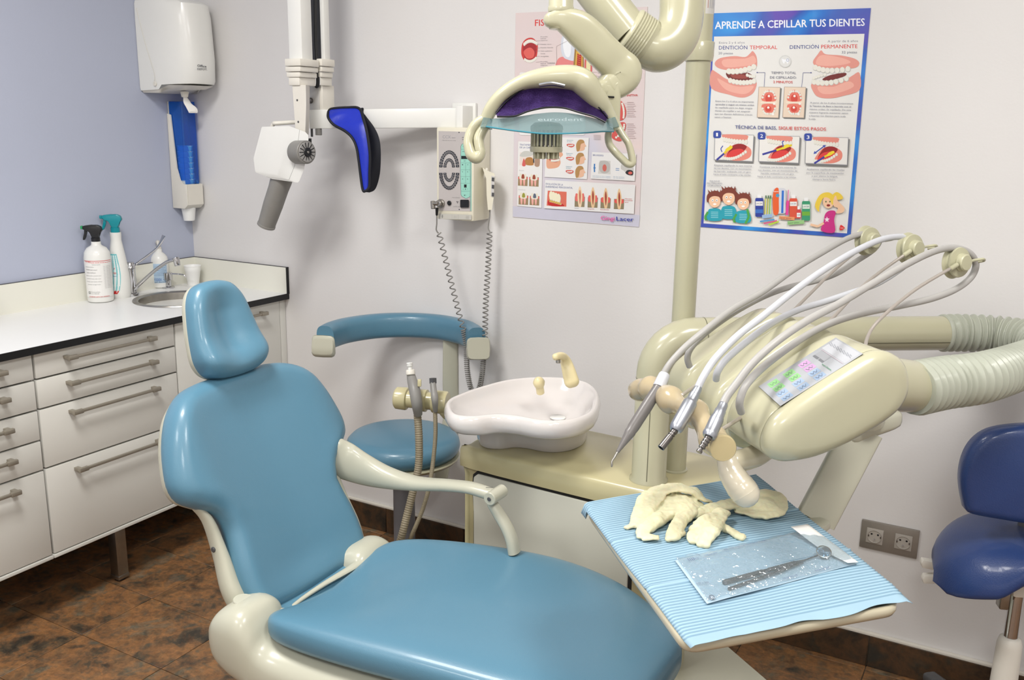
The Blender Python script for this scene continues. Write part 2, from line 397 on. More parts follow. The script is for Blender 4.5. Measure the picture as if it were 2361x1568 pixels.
# ================================================================ room
RX, RY = 4.6, -4.3
struct('floor', box(-.1, RX+.1, RY-.1, .1, -.1, -.004), M_GROUT)
floor = bpy.data.objects['floor']
tw, td, g = .35, .26, .0022
tile_cache = {}
i0, i1 = -1, 13
for i in range(i0, 12):
    x0 = .27+tw*i; x1 = x0+tw; xa, xb = max(x0, 0), min(x1, RX)
    if xb-xa < .02: continue
    for j in range(0, 13):
        y1 = -.035-td*(j-1); y0 = y1-td; ya, yb = max(y0, RY), min(y1, 0)
        if yb-ya < .02 or ya < -3.0: continue
        wx, wy = xb-xa-g, yb-ya-g; key = (round(wx, 3), round(wy, 3))
        if key not in tile_cache:
            s = box(-wx/2, wx/2, -wy/2, wy/2, -.004, 0, .0008, 1)
            me_o = link('floor_tile', s[0], s[1], M_SLATE, floor); tile_cache[key] = me_o.data
            o = me_o
        else:
            o = bpy.data.objects.new('floor_tile', tile_cache[key]); COL.objects.link(o); o.parent = floor
        o.location = ((xa+xb)/2, (ya+yb)/2, 0)
struct('wall_back', box(-.1, RX+.1, 0, .1, 0, CEIL), M_WALL)
struct('wall_left', box(-.1, 0, RY-.1, 0, 0, CEIL), M_BLUE)
struct('wall_right', box(RX, RX+.1, RY-.1, 0, 0, CEIL), M_WALL)
struct('wall_front', box(-.1, RX+.1, RY-.1, RY, 0, CEIL), M_WALL)
struct('ceiling', box(-.1, RX+.1, RY-.1, .1, CEIL, CEIL+.1), M_CEIL)
def skirting(name, along, length, T, lab):
    base = struct(name, box(0, length, 0, .008, 0, .098, T=T), M_GROUT)
    k = 0; u = along
    cuts = [0]
    while u < length: 
        if u > .03: cuts.append(u)
        u += .35
    cuts.append(length)
    for a, b in zip(cuts, cuts[1:]):
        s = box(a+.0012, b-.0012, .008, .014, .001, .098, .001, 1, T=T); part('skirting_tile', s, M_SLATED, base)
    return base
skirting('baseboard_back', .27, RX, lambda u, v, z: (u, -v, z), '')
skirting('baseboard_left', .035, 3.2, lambda u, v, z: (v, -u, z), '')
struct('trim_1', box(0, RX, -.013, 0, .098, .107, .002), M_WP2)
struct('trim_2', box(0, .013, -3.2, 0, .098, .107, .002), M_WP2)
for k, (x, y) in enumerate(PANELS):
    t = thing('ceiling_light', ['square ceiling light panel between chair and blue wall', 'square ceiling light panel above the saddle stool side', 'square ceiling light panel in the rear left of the room', 'square ceiling light panel in the rear right of the room'][k], 'light', (x, y, CEIL-.03))
    part('frame', merge(box(x-.3, x+.3, y-.3, y-.28, CEIL-.03, CEIL, .002), box(x-.3, x+.3, y+.28, y+.3, CEIL-.03, CEIL, .002), box(x-.3, x-.28, y-.28, y+.28, CEIL-.03, CEIL, .002), box(x+.28, x+.3, y-.28, y+.28, CEIL-.03, CEIL, .002)), M_WP, t)
    part('diffuser', box(x-.28, x+.28, y-.28, y+.28, CEIL-.02, CEIL-.012), M_LAMPON, t)

# ================================================================ cabinets
H = .884
def handle(y0, y1, z, parent):
    h = B(); x = .49
    h = merge(box(x, x+.03, y0, y0+.014, z-.005, z+.005, .001), box(x, x+.03, y1-.014, y1, z-.005, z+.005, .001),
              box(x+.022, x+.032, y0, y1, z-.0045, z+.0045, .0015),
              box(x+.022, x+.034, y0-.002, y0+.03, z-.007, z+.007, .002), box(x+.022, x+.034, y1-.03, y1+.002, z-.007, z+.007, .002))
    return part('handle', h, M_HANDLE, parent)
def leg(y, parent, x=.40):
    part('leg', merge(box(x, x+.04, y-.02, y+.02, .018, .213, .001), box(x-.002, x+.042, y-.022, y+.022, .008, .022, .002)), M_STEEL, parent)
    part('foot', cyl((x+.02, y, 0), (x+.02, y, .012), .018), M_BLK, parent)
def cabinet(y0, y1, label, drawers=None, legs=()):
    c = thing('drawer_cabinet' if drawers else 'sink_cabinet', label, 'cabinet', (.25, (y0+y1)/2, 0))
    body = merge(box(.02, .468, y0+.001, y0+.017, .222, .860, .001), box(.02, .468, y1-.017, y1-.001, .222, .860, .001), box(.02, .03, y0+.017, y1-.017, .222, .86), box(.02, .468, y0+.017, y1-.017, .84, .858))
    part('carcass', body, M_LAM, c)
    part('base_panel', box(.02, .492, y0+.0005, y1-.0005, .2108, .2215, .001), M_LAM, c)
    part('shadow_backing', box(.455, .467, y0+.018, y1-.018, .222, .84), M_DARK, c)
    G = .0029
    if drawers:
        for z0, z1 in zip(drawers, drawers[1:]):
            d = part('drawer', box(.469, .49, y0+G, y1-G, z1+G, z0-G, .0012), M_LAM, c)
            handle((y0+y1)/2-.162, (y0+y1)/2+.158, z0-.03, d)
    for y in legs: leg(y, c)
    return c
ZB = [.860, .780, .688, .502, .2225]; ZA = [.860, .780, .688, .594, .500, .2225]
cabinet(-1.054, -.541, 'white four-drawer cabinet unit with long metal bar handles, left of the chair headrest', ZB, (-.78,))
cabinet(-1.567, -1.056, 'white five-drawer cabinet unit at the left edge, only its handle ends in view', ZA, (-1.50,))
c = cabinet(-.539, -.034, 'white sink cabinet with a single wide door under the basin, beside the back wall', None, (-.08,))
d = part('door', box(.469, .49, -.537, -.036, .2245, .858, .0012), M_LAM, c); handle(-.449, -.129, .828, d)
part('filler_panel', box(.469, .489, -.033, -.002, .2245, .858, .001), M_LAM, c)

# worktop with a round hole
wt = thing('worktop', 'white laminate worktop with black edge and upstand along the blue wall', 'worktop', (.255, -.8, .862))
SX, SY, SR = .266, -.318, .146
def plate_hole(x0, x1, y0, y1, z0, z1, cx, cy, r, n=64):
    bm = bmesh.new(); lo = []
    def ringv(z):
        rect = [bm.verts.new((x, y, z)) for x, y in ((x0, y0), (x1, y0), (x1, y1), (x0, y1))]
        cir = [bm.verts.new((cx+r*math.cos(2*PI*k/n), cy+r*math.sin(2*PI*k/n), z)) for k in range(n)]
        es = [bm.edges.new((rect[i], rect[(i+1) % 4])) for i in range(4)]+[bm.edges.new((cir[i], cir[(i+1) % n])) for i in range(n)]
        bmesh.ops.triangle_fill(bm, use_beauty=True, use_dissolve=False, edges=es); return rect, cir
    a = ringv(z0); b = ringv(z1)
    for p, q in ((a[0], b[0]), (a[1], b[1])):
        for i in range(len(p)): bm.faces.new((p[i], p[(i+1) % len(p)], q[(i+1) % len(p)], q[i]))
    bm.verts.index_update(); vs = [tuple(v.co) for v in bm.verts]; fs = [tuple(v.index for v in f.verts) for f in bm.faces]; bm.free(); return vs, fs
part('slab', plate_hole(.0, .508, -1.7, -.001, .862, H, SX, SY, SR), M_TOP, wt)
part('edge_strip', box(.508, .5105, -1.7, -.001, .8615, H-.0003), M_BLACK, wt, label='black front edge')
part('upstand', merge(box(.0005, .0115, -1.7, -.001, H, .985)), M_SPLASH, wt, label='ivory upstand on the blue wall')
part('upstand', merge(box(.0115, .509, -.012, -.001, H, .985)), M_SPLASH, wt, label='ivory upstand on the back wall')
part('edge_strip', merge(box(.0005, .0115, -1.7, -.001, .985, .9866), box(.0115, .509, -.012, -.001, .985, .9866)), M_DGREY, wt, label='thin dark top edge of the upstand')
part('edge_strip', box(.509, .5125, -.0125, -.0005, H-.002, .9866), M_BLACK, wt, label='black end edge of the upstand')
# sink
sk = thing('sink', 'round stainless steel basin set into the worktop', 'sink', (SX, SY, .73))
prof = [(.012, .73), (.05, .732), (.105, .742), (.132, .765), (.139, .80), (.141, .868), (.143, H+.0005), (.149, H+.004), (.162, H+.0045), (.164, H+.001), (.1615, H+.0004), (.1448, H+.0004), (.1445, .86), (.143, .80), (.135, .76), (.107, .738), (.012, .726)]
part('bowl', lathe([(r, h) for r, h in prof], (SX, SY, 0), n=64), M_STEEL, sk)
part('drain', lathe([(.001, .7325), (.03, .7335), (.034, .731), (.034, .729), (.001, .729)], (SX, SY, 0)), M_CHROME, sk)

# faucet: long elbow lever
fx = AZ(306, 682, H)
fa = thing('faucet', 'chrome mixer tap with long elbow lever and raised straight spout', 'faucet', fx)
fb = V(fx[0], fx[1], H)
part('body', merge(cyl(fb, fb+V(0, 0, .012), .024), cyl(fb+V(0, 0, .012), fb+V(0, 0, .105), .0165), cyl(fb+V(0, 0, .105), fb+V(0, 0, .128), .018, r2=.013)), M_CHROME, fa)
tt = 3.47
sp = [AD(306, 672, tt), AD(322, 655, tt-.01), AD(352, 628, tt-.03), AD(382, 606, tt-.05), AD(398, 600, tt-.06), AD(406, 601, tt-.06)]
part('spout', merge(sweep(sp, .0065, n=12), cyl(AD(405, 594, tt-.06), AD(410, 613, tt-.06), .0125, r2=.011)), M_CHROME, fa)
lv = [AD(302, 618, tt), AD(318, 606, tt), AD(340, 590, tt), AD(360, 574, tt), AD(369, 562, tt), AD(374, 552, tt), AD(378, 543, tt)]
part('lever', sweep(lv, [.006, .005, .005, .006, .008, .010, .013], [.005, .004, .004, .004, .004, .003, .002], N=(0, -.7, .7), n=12), M_CHROME, fa)
# small soap pump set in the worktop
sx = AZ(389, 664, H); sb = V(sx[0], sx[1], H)
pm = thing('soap_pump', 'small chrome soap pump built into the worktop behind the basin', 'pump', sx)
part('base', merge(cyl(sb, sb+V(0, 0, .006), .023), cyl(sb+V(0, 0, .006), sb+V(0, 0, .035), .011)), M_CHROME, pm)
part('head', cyl(sb+V(0, 0, .033), sb+V(0, 0, .062), .017), M_CHROME, pm)
z = sb[2]+.056
part('nozzle', sweep([sb+V(0, 0, .055), sb+V(.03, .012, .057), sb+V(.06, .025, .054), sb+V(.068, .028, .046)], .0032, n=8), M_CHROME, pm)
# white cup on the worktop
cx_ = AZ(446, 656, H); cb = V(cx_[0], cx_[1], H)
def cup(P, h=.078, r0=.022, r1=.033, up=1):
    return lathe([(.001, 0), (r0-.001, 0), (r0, .002), (r0+(r1-r0)*.70, h*.70), (r0+(r1-r0)*.72+.001, h*.72), (r1-.0005, h-.003), (r1+.0012, h-.0015), (r1, h), (r1-.001, h-.001), (r0-.0005, .004), (.001, .003)], P, (0, 0, up), n=32)
solo('plastic_cup', cup(cb), M_CUPW, 'white plastic cup standing on the worktop in the corner', 'cup')

# ---- bottles
def bottle_print(P0, prof_r, ang0, up=1):
    """flat print wrapped on a vertical cylinder: x in degrees, y height in m"""
    def T(x, y, l):
        q = math.radians(ang0+x); r = prof_r(y)+.0003+l*1e-5; return (P0[0]+r*math.cos(q), P0[1]+r*math.sin(q), P0[2]+y)
    return T
CAMANG = lambda P: math.degrees(math.atan2(CAM[1]-P[1], CAM[0]-P[0]))
def label_patch(p, x0, x1, y0, y1, c, n=14):
    for k in range(n):
        a = x0+(x1-x0)*k/n; b = x0+(x1-x0)*(k+1)/n
        p.b.add([p.T(a, y0, 1), p.T(b, y0, 1), p.T(b, y1, 1), p.T(a, y1, 1)], [(0, 1, 2, 3)], ink(c))
    p.l = 2
def wtxt(p, s, x0, x1, y, h, c, bold=0):
    vs, fs = text_geo(s, bold)
    a, b = vs[:, 0].min(), vs[:, 0].max(); p.l += 4; k = h/.73
    p.b.add([p.T(x0+(x1-x0)*(v[0]-a)/(b-a), y+v[1]*k, p.l-3+round(v[2]*1e6)) for v in vs], fs, ink(c))
def trigger(P, z, S, col, name, d, parent, green=False, head=1.0):
    """spray trigger head, nozzle towards direction d"""
    d = nrm(V(d[0], d[1], 0)); n = np.cross(V(0, 0, 1), d); O = V(P[0], P[1], z)
    Tf = lambda u, v, h: tuple(O+d*u*S+V(0, 0, v*S)+n*h*S)
    prof = [(-.026, .030), (-.022, .044), (-.010, .050), (.012, .050), (.030, .048), (.040, .046), (.041, .034), (.028, .032), (.022, .026), (.012, .020), (.010, .0), (-.012, 0), (-.013, .018)]
    part('trigger_head', prism(prof, Tf, -.011, .011, .003), col, parent)
    tr = [(.026, .034), (.036, .034), (.037, .020), (.040, .004), (.044, -.004), (.038, -.005), (.032, .006), (.028, .02)]
    part('trigger', prism(tr, Tf, -.006, .006, .0015), col, parent)
    part('collar', cyl(O+V(0, 0, -.018*S), O+V(0, 0, .004*S), .0155*S), col, parent)
    part('nozzle', prism([(.040, .034), (.048, .035), (.048, .047), (.040, .046)], Tf, -.008, .008, .002), mat('green_cap', (30, 150, 90), .4, noise=.05) if green else col, parent)
p1 = AZ(226, 694, H); p1 = V(p1[0]+.01, p1[1]+.005, H)
b1 = thing('spray_bottle', 'round white spray bottle with black trigger head and printed white label', 'bottle', p1)
R1 = .0445
part('body', lathe([(.001, 0), (R1-.008, 0), (R1-.002, .003), (R1, .01), (R1+.001, .160), (R1-.002, .180), (R1-.011, .195), (R1-.026, .204), (.0165, .208), (.016, .218), (.001, .218)], p1, n=48), M_WP, b1)
trigger(p1, p1[2]+.228, .98, M_BLK, 't', RT*-1+FW*-.15, b1, True)
pr = Print(bottle_print(p1, lambda y: R1+.001, CAMANG(p1))); label_patch(pr, -75, 70, .022, .150, (232, 231, 228))
RED = (205, 60, 60); INK = (70, 70, 74)
for y0 in (.1515, .1455): label_patch(pr, -70 if y0 > .15 else -30, 68, y0, y0+.0018, RED)
wtxt(pr, 'TITRE', -62, -30, .146, .0065, RED, 1); wtxt(pr, 'Desinfectante de superficies', -26, 10, .1385, .003, INK)
for k, (s, a, b, h) in enumerate([('Desinfectante para superficies', -60, -18, .003), ('CONTIENE: etanol, propanol', -60, -5, .0038), ('limpieza y desinfeccion', -55, -12, .0038), ('Modo de empleo: pulverizar sobre', -60, 10, .0026), ('la superficie limpia y dejar secar', -60, 8, .0026), ('No aplicar sobre equipos calientes', -60, 12, .0026), ('Conservar en lugar fresco', -55, 5, .0026)]):
    wtxt(pr, s, a, b, .130-.0105*k, h, INK)
for k in range(16): wtxt(pr, 'reg. n. sanitario 0%d lot' % (k+1), 22, 60, .132-.0052*k, .0022, INK)
wtxt(pr, 'CE', -55, -43, .034, .009, INK, 1); wtxt(pr, 'Fabricante autorizado', -40, 0, .040, .003, INK); wtxt(pr, 'uso profesional', -40, -5, .034, .003, INK)
wtxt(pr, 'producto para uso sanitario', -50, 40, .0225, .0045, RED, 1)
pr.out(b1, 'label')
p2 = AZ(276, 686, H); p2 = V(p2[0]-.005, p2[1]+.008, H)
b2 = thing('spray_bottle', 'tall white spray bottle with teal trigger head behind the black-topped one', 'bottle', p2)
R2 = lambda y: float(np.interp(y, [0, .01, .05, .09, .13, .17, .20, .215, .23, .242], [.034, .039, .040, .037, .032, .026, .021, .0185, .020, .0195]))
part('body', lathe([(.001, 0), (.034, 0)]+[(R2(y), max(y, .003)) for y in np.linspace(.003, .242, 26)]+[(.001, .242)], p2, n=40), M_WP, b2)
trigger(p2, p2[2]+.256, 1.03, M_TEALC, 't', RT*-1+FW*-.2, b2)
pr = Print(bottle_print(p2, R2, CAMANG(p2)))
def curve_patch(p, f0, f1, y0, y1, c, n=18):
    for k in range(n):
        a = y0+(y1-y0)*k/n; b = y0+(y1-y0)*(k+1)/n
        for j in range(5):
            s0, s1 = j/5, (j+1)/5; q = lambda y, s: f0(y)+(f1(y)-f0(y))*s
            p.b.add([p.T(q(a, s0), a, p.l), p.T(q(a, s1), a, p.l), p.T(q(b, s1), b, p.l), p.T(q(b, s0), b, p.l)], [(0, 1, 2, 3)], ink(c))
    p.l += 1
wob = lambda y: 0+20*math.sin((y-.03)/.04)
curve_patch(pr, lambda y: -90, lambda y: wob(y)*.6-2, .03, .165, (120, 195, 200))
curve_patch(pr, lambda y: -90, lambda y: wob(y)*.6-9, .034, .16, (225, 238, 238))
curve_patch(pr, lambda y: -90, lambda y: -4-(.03-y)*900, .018, .03, (200, 50, 50))
wtxt(pr, 'r', -26, -18, .108, .010, RED, 1); wtxt(pr, 'tex', -30, -12, .092, .010, RED, 1); wtxt(pr, 'bano', -30, -12, .083, .004, (60, 80, 150), 1)
pr.out(b2, 'label')
p3 = AZ(352, 664, H); p3 = V(p3[0]+.012, p3[1]+.03, H)
b3 = thing('soap_bottle', 'small white soap bottle with pump top and pale blue label, behind the tap', 'bottle', p3)
R3 = .034
part('body', lathe([(.001, 0), (R3-.006, 0), (R3, .005), (R3, .108), (R3-.003, .122), (R3-.012, .134), (.014, .14), (.013, .152), (.001, .152)], p3, n=40), M_WP, b3)
part('pump', merge(cyl(p3+V(0, 0, .148), p3+V(0, 0, .16), .012), cyl(p3+V(0, 0, .158), p3+V(0, 0, .176), .005), sweep([p3+V(0, 0, .178), p3+V(.01, -.008, .18), p3+V(.022, -.018, .174)], [.009, .006, .004], n=10, caps='round')), M_WP2, b3)
pr = Print(bottle_print(p3, lambda y: R3, CAMANG(p3))); label_patch(pr, -52, 50, .022, .098, (176, 200, 222))
for k in range(7): label_patch(pr, -45, 42-6*(k % 3), .088-.006*k, .0895-.006*k, (90, 120, 160))
wtxt(pr, 'YODEX', -42, 8, .030, .011, (40, 90, 170), 1); wtxt(pr, '+', 18, 34, .029, .013, (40, 90, 170), 1)
wtxt(pr, 'gel dermo', -38, 36, .0235, .005, (60, 70, 90)); pr.out(b3, 'label')
# wooden-capped amber bottle cut by the left edge
p4 = V(.065, -.945, H)
b4 = thing('reed_bottle', 'dark amber bottle with pale wooden cap, cut off by the left edge', 'bottle', p4)
part('body', lathe([(.001, 0), (.03, 0), (.033, .004), (.033, .06), (.026, .078), (.014, .086), (.012, .096), (.001, .096)], p4), M_AMBER, b4)
part('cap', cyl(p4+V(0, 0, .094), p4+V(0, 0, .116), .0165), M_WOOD, b4)

# ================================================================ paper towel dispenser on the blue wall
pd = thing('paper_towel_dispenser', 'white rounded paper towel dispenser mounted high on the blue wall near the corner', 'dispenser', (.11, -.105, 1.63))
def dring(z, d, w=.104, yc=-.106, e=3.0, n=48):
    out = []
    for k in range(n):
        q = -PI/2+PI*k/(n-1); c, s = math.cos(q), math.sin(q)
        out.append((abs(c)**(2/e)*d+.002, yc+math.copysign(abs(s)**(2/e), s)*w, z))
    return out
def bottomz(x): return 1.636+.012*0
rings = []
for z, d, w_ in [(1.662, .232, .101), (1.674, .238, .1035), (1.75, .242, .104), (1.9, .232, .104), (1.945, .222, .103), (1.957, .20, .10), (1.961, .17, .09)]:
    r = dring(z, d, w_)
    if z < 1.68: r = [(x, y, z-(.016 if x < .1 else 0)-.010*(1-min(1, x/.22))) for x, y, _ in r]
    rings.append(r)
part('cover', loft(rings), M_WP, pd)
rr = [[(x, y, zz-(.016 if x < .1 else 0)) for x, y, _ in dring(zz, dd, ww)] for zz, dd, ww in ((1.656, .226, .099), (1.645, .19, .09))]
part('bottom_tray', loft(rr), M_WP2, pd)
# hinge seam lines on the near side
sl = [AY(316, 4, -.2115), AY(345, 85, -.2115), AY(362, 160, -.2115)]
part('seam', sweep([V(.012, -.2106, 1.93), V(.05, -.2112, 1.80), V(.085, -.2115, 1.70), V(.083, -.211, 1.665)], .0008, n=6), M_WP2, pd)
part('hinge_button', cyl(V(.085, -.209, 1.66), V(.085, -.2125, 1.66), .009), M_WP2, pd)
part('outlet', cyl(V(.12, -.105, 1.615), V(.12, -.105, 1.636), .012, r2=.016), M_WP2, pd)
def pdT(x, y, l):
    q = nrm(ray(x, y)); P = CAM.copy()
    # walk to the curved cover
    t0 = 3.0
    lo, hi = 3.0, 3.6
    for k in range(30):
        t = (lo+hi)/2; P = CAM+ray(x, y)*t
        s = min(1, max(-1, (P[1]+.106)/.104)); dd = .238*(1-abs(s)**3)**(1/3)+.003
        if P[0] <= dd: hi = t
        else: lo = t
    return P-ray(x, y)*(.0035+l*2e-5)
pr = Print(pdT); pr.txt('Office', 455, 154, 476, 156, 6, (96, 98, 104), 1); pr.txt('DEPOT.', 455, 161, 478, 162, 4.5, (110, 112, 116), 1); pr.out(pd, 'lettering')
tp = solo('paper_towel', sweep([V(.12, -.105, 1.617), V(.122, -.1, 1.60), V(.128, -.095, 1.585), V(.14, -.088, 1.567), V(.138, -.086, 1.558)], [.006, .012, .013, .018, .016], [.004, .003, .003, .002, .002], N=(.9, -.4, .1), n=12), M_PAPER, 'crumpled tail of white paper towel hanging from the dispenser outlet', 'paper towel')
# cup dispenser
cdp = thing('cup_dispenser', 'tall beige cup dispenser with clear blue cover, on the blue wall under the towel dispenser', 'dispenser', (.045, -.052, 1.18))
Y0, Y1 = -.094, -.012
TD = lambda u, v, h: (u, h, v)
sidep = [(.002, 1.19), (.068, 1.19), (.086, 1.205), (.086, 1.285), (.062, 1.287), (.05, 1.30), (.036, 1.345), (.022, 1.55), (.002, 1.555)]
part('side_wall', prism(sidep, TD, Y0, Y0+.005, .0015), M_WP2, cdp); part('side_wall', prism(sidep, TD, Y1-.005, Y1, .0015), M_WP2, cdp)
part('tray', merge(prism([(.002, 1.19), (.068, 1.19), (.086, 1.205), (.086, 1.285), (.082, 1.285), (.082, 1.208), (.066, 1.196), (.002, 1.196)], TD, Y0+.005, Y1-.005)), M_WP2, cdp)
part('back_plate', box(.002, .006, Y0+.006, Y1-.006, 1.197, 1.60), M_WP2, cdp)
part('cover', merge(box(.072, .0745, Y0+.007, Y1-.007, 1.286, 1.60, .001), box(.008, .072, Y0+.007, Y0+.0095, 1.30, 1.60, .001), box(.008, .072, Y1-.0095, Y1-.007, 1.30, 1.60, .001), box(.008, .072, Y0+.0095, Y1-.0095, 1.5975, 1.60, .001)), M_CUPBLUE, cdp, label='clear blue cover')
yc = (Y0+Y1)/2
for k in range(11):
    z0 = 1.14+.0215*k
    solo('paper_cup', cup(V(.043, yc, z0), .078, .0215, .031), M_CUPW, ['white cup hanging lowest, half out of the cup dispenser', 'white cup nested inside the blue-fronted cup dispenser'][min(k, 1)], 'cup', 'cups stacked in the cup dispenser')

# ================================================================ double socket
sk0 = AY(2052, 1242, 0)
so = thing('wall_socket', 'grey double power socket plate low on the back wall', 'socket', (2.7415, -.004, .365))
part('plate', box(2.665, 2.818, -.009, -.0005, .365, .449, .0015), M_SOCK, so)
for cxs in (2.7035, 2.7795):
    sq = part('socket_insert', box(cxs-.0225, cxs+.0225, -.0115, -.009, .3845, .4295, .001), M_SOCK2, so)
    part('socket_well', lathe([(.001, .0), (.0175, .0), (.0185, .0004), (.0195, .003), (.0185, .0034), (.0170, .0008), (.001, .0008)], (cxs, -.0112, .407), (0, -1, 0)), M_SOCK2, sq)
    for dx, dz in ((-.0085, .006), (.0085, .006)): part('pin_hole', cyl((cxs+dx, -.0118, .407+dz), (cxs+dx, -.0126, .407+dz), .0028, n=12), M_BLK, sq)
    part('earth_pin', cyl((cxs, -.0118, .398), (cxs, -.017, .398), .0024, n=12), M_CHROME, sq)
    part('earth_clip', box(cxs-.018, cxs-.0145, -.014, -.0118, .4045, .4095), M_DSTEEL, sq); part('earth_clip', box(cxs+.0145, cxs+.018, -.014, -.0118, .4045, .4095), M_DSTEEL, sq)
# ================================================================ posters (flat print on paper, photographed positions)
def wallprint(ox, oy, s, Y):
    return lambda x, y, l: AY(ox+x/s, oy+y/s, Y-l*1e-5)
PZ = wallprint(1600, 0, 2.8, -.0022)
po = thing('wall_poster', 'glossy blue-bordered poster with white title lettering and large jaws, right of the pole', 'poster', AY(1795, 280, 0))
def sheet(quad, T0, th, mt, curl, parent):
    a, b, c, d = [np.array(q, float) for q in quad]; n, m = 16, 22; vs = []; fs = []
    for s in (0, 1):
        for j in range(m+1):
            for i in range(n+1):
                u, v = i/n, j/m; p = (a*(1-u)+b*u)*(1-v)+(d*(1-u)+c*u)*v
                P = np.array(T0(p[0], p[1], 0)); P[1] -= curl(u, v)-(th if s else 0)*1.0; vs.append(P)
    W = n+1; o = W*(m+1)
    for j in range(m):
        for i in range(n):
            q = (j*W+i, j*W+i+1, (j+1)*W+i+1, (j+1)*W+i); fs.append(q); fs.append(tuple(o+k for k in q[::-1]))
    edge = [i for i in range(W)]+[j*W+n for j in range(1, m+1)]+[m*W+i for i in range(n-1, -1, -1)]+[j*W for j in range(m-1, 0, -1)]
    for k in range(len(edge)): e0, e1 = edge[k], edge[(k+1) % len(edge)]; fs.append((e1, e0, e0+o, e1+o))
    return part('sheet', (vs, fs), mt, parent)
def grad_mat(name, stops, scale, rough):
    m = bpy.data.materials.new(name); m.use_nodes = True; nt = m.node_tree; b = nt.nodes['Principled BSDF']; tc = nt.nodes.new('ShaderNodeTexCoord')
    n = nt.nodes.new('ShaderNodeTexNoise'); n.inputs['Scale'].default_value = scale; n.inputs['Detail'].default_value = 1; n.inputs['Distortion'].default_value = .8
    r = nt.nodes.new('ShaderNodeValToRGB'); cr = r.color_ramp
    while len(cr.elements) < len(stops): cr.elements.new(.5)
    for e, (p, c) in zip(cr.elements, stops): e.position = p; e.color = rgb(*c)
    nt.links.new(tc.outputs['Object'], n.inputs['Vector']); nt.links.new(n.outputs['Fac'], r.inputs[0]); nt.links.new(r.outputs[0], b.inputs['Base Color'])
    b.inputs['Roughness'].default_value = rough; b.inputs['Coat Weight'].default_value = .3; return m
M_PB = grad_mat('printed_blue_gradient', [(.33, (88, 62, 170)), (.45, (46, 84, 176)), (.56, (36, 110, 198)), (.68, (44, 152, 226))], 5, .3)
M_PG = grad_mat('printed_pink_to_grey', [(.35, (214, 200, 200)), (.5, (222, 204, 200)), (.65, (204, 202, 214))], 2.5, .4)
sheet([(116, 86), (1142, 52), (1010, 1535), (42, 1465)], PZ, .0018, M_PB, lambda u, v: 0, po)
p = Print(PZ); W_ = (226, 225, 222); BLU = (62, 74, 140); RED = (214, 66, 62); GRY = (120, 122, 140)
p.poly([(130, 236), (1101, 218), (988, 1507), (62, 1442)], W_)
p.txt('APRENDE A CEPILLAR TUS DIENTES', 135, 187, 1103, 166, 50, (236, 238, 245), 1.6)
p.txt('Entre 2 y 6 años', 162, 283, 327, 281, 15, GRY, .3); p.txt('DENTICIÓN', 161, 320, 345, 318, 25, BLU, .5); p.txt('TEMPORAL', 360, 318, 538, 317, 25, RED, .5); p.txt('20 piezas', 158, 351, 252, 351, 16, GRY, .5)
p.txt('A partir de 6 años', 863, 274, 1059, 271, 15, GRY, .3); p.txt('DENTICIÓN', 619, 316, 806, 313, 25, BLU, .5); p.txt('PERMANENTE', 821, 313, 1056, 310, 25, RED, .5); p.txt('32 piezas', 954, 345, 1053, 344, 16, GRY, .5)
G1, G2, G3, DKM = (222, 150, 138), (232, 172, 158), (205, 128, 118), (112, 42, 40)
# left jaw
p.blob([(135, 405), (170, 375), (260, 362), (330, 368), (362, 345), (380, 330), (404, 365), (408, 420), (395, 440), (330, 445), (300, 448), (210, 452), (150, 435)], G1)
p.blob([(190, 385), (330, 378), (385, 360), (396, 410), (300, 430), (200, 432)], G2)
p.blob([(112, 458), (150, 470), (210, 510), (300, 535), (400, 525), (390, 590), (350, 622), (300, 630), (230, 612), (112, 570)], G1)
p.blob([(150, 505), (230, 545), (300, 560), (385, 555), (350, 600), (290, 605), (200, 575)], G2)
p.blob([(208, 470), (290, 475), (350, 470), (385, 500), (350, 520), (240, 515)], DKM); p.blob([(240, 480), (320, 482), (345, 505), (260, 505)], (150, 70, 62))
p.teeth((212, 458), (300, 470), (400, 425), 7, 18, 20); p.teeth((222, 515), (310, 548), (398, 520), 8, 15, 18); p.teeth((335, 480), (370, 500), (395, 490), 4, 10, 12)
# right jaw
p.blob([(768, 400), (800, 350), (822, 325), (850, 350), (950, 358), (1040, 380), (1068, 412), (1030, 440), (900, 440), (800, 432)], G1)
p.blob([(790, 390), (830, 355), (960, 375), (1010, 405), (900, 425), (800, 420)], G2)
p.blob([(760, 540), (860, 540), (960, 525), (1020, 490), (1068, 470), (1070, 580), (960, 620), (880, 635), (810, 628), (775, 600)], G1)
p.blob([(800, 560), (900, 560), (1000, 525), (1030, 560), (930, 600), (830, 605)], G2)
p.blob([(830, 510), (880, 485), (975, 470), (975, 490), (900, 515), (850, 520)], DKM)
p.teeth((772, 430), (860, 475), (1012, 440), 8, 17, 20); p.teeth((762, 525), (860, 555), (1000, 500), 8, 17, 19); p.teeth((765, 508), (800, 490), (855, 480), 5, 11, 11)
p.ell(589, 396, 40, 40, (206, 206, 204)); p.ell(589, 396, 34, 34, (218, 218, 216)); p.blob([(568, 380), (590, 385), (600, 378), (612, 390), (604, 412), (597, 400), (588, 398), (582, 412), (573, 400)], (236, 238, 242)); p.ell(605, 388, 10, 10, (150, 160, 190), 10); p.ell(605, 388, 7, 7, (232, 232, 236), 10)
p.txt('TIEMPO TOTAL', 499, 477, 659, 478, 16, GRY, .4); p.txt('DE CEPILLADO:', 491, 507, 663, 508, 16, GRY, .4); p.txt('2 MINUTOS', 512, 536, 637, 538, 16, RED, .8)
p.line([(408, 468), (458, 468), (453, 560)], 2, BLU); p.line([(756, 469), (705, 469), (695, 562)], 2, BLU); p.ell(408, 468, 4, 4, BLU, 8); p.ell(756, 469, 4, 4, BLU, 8)
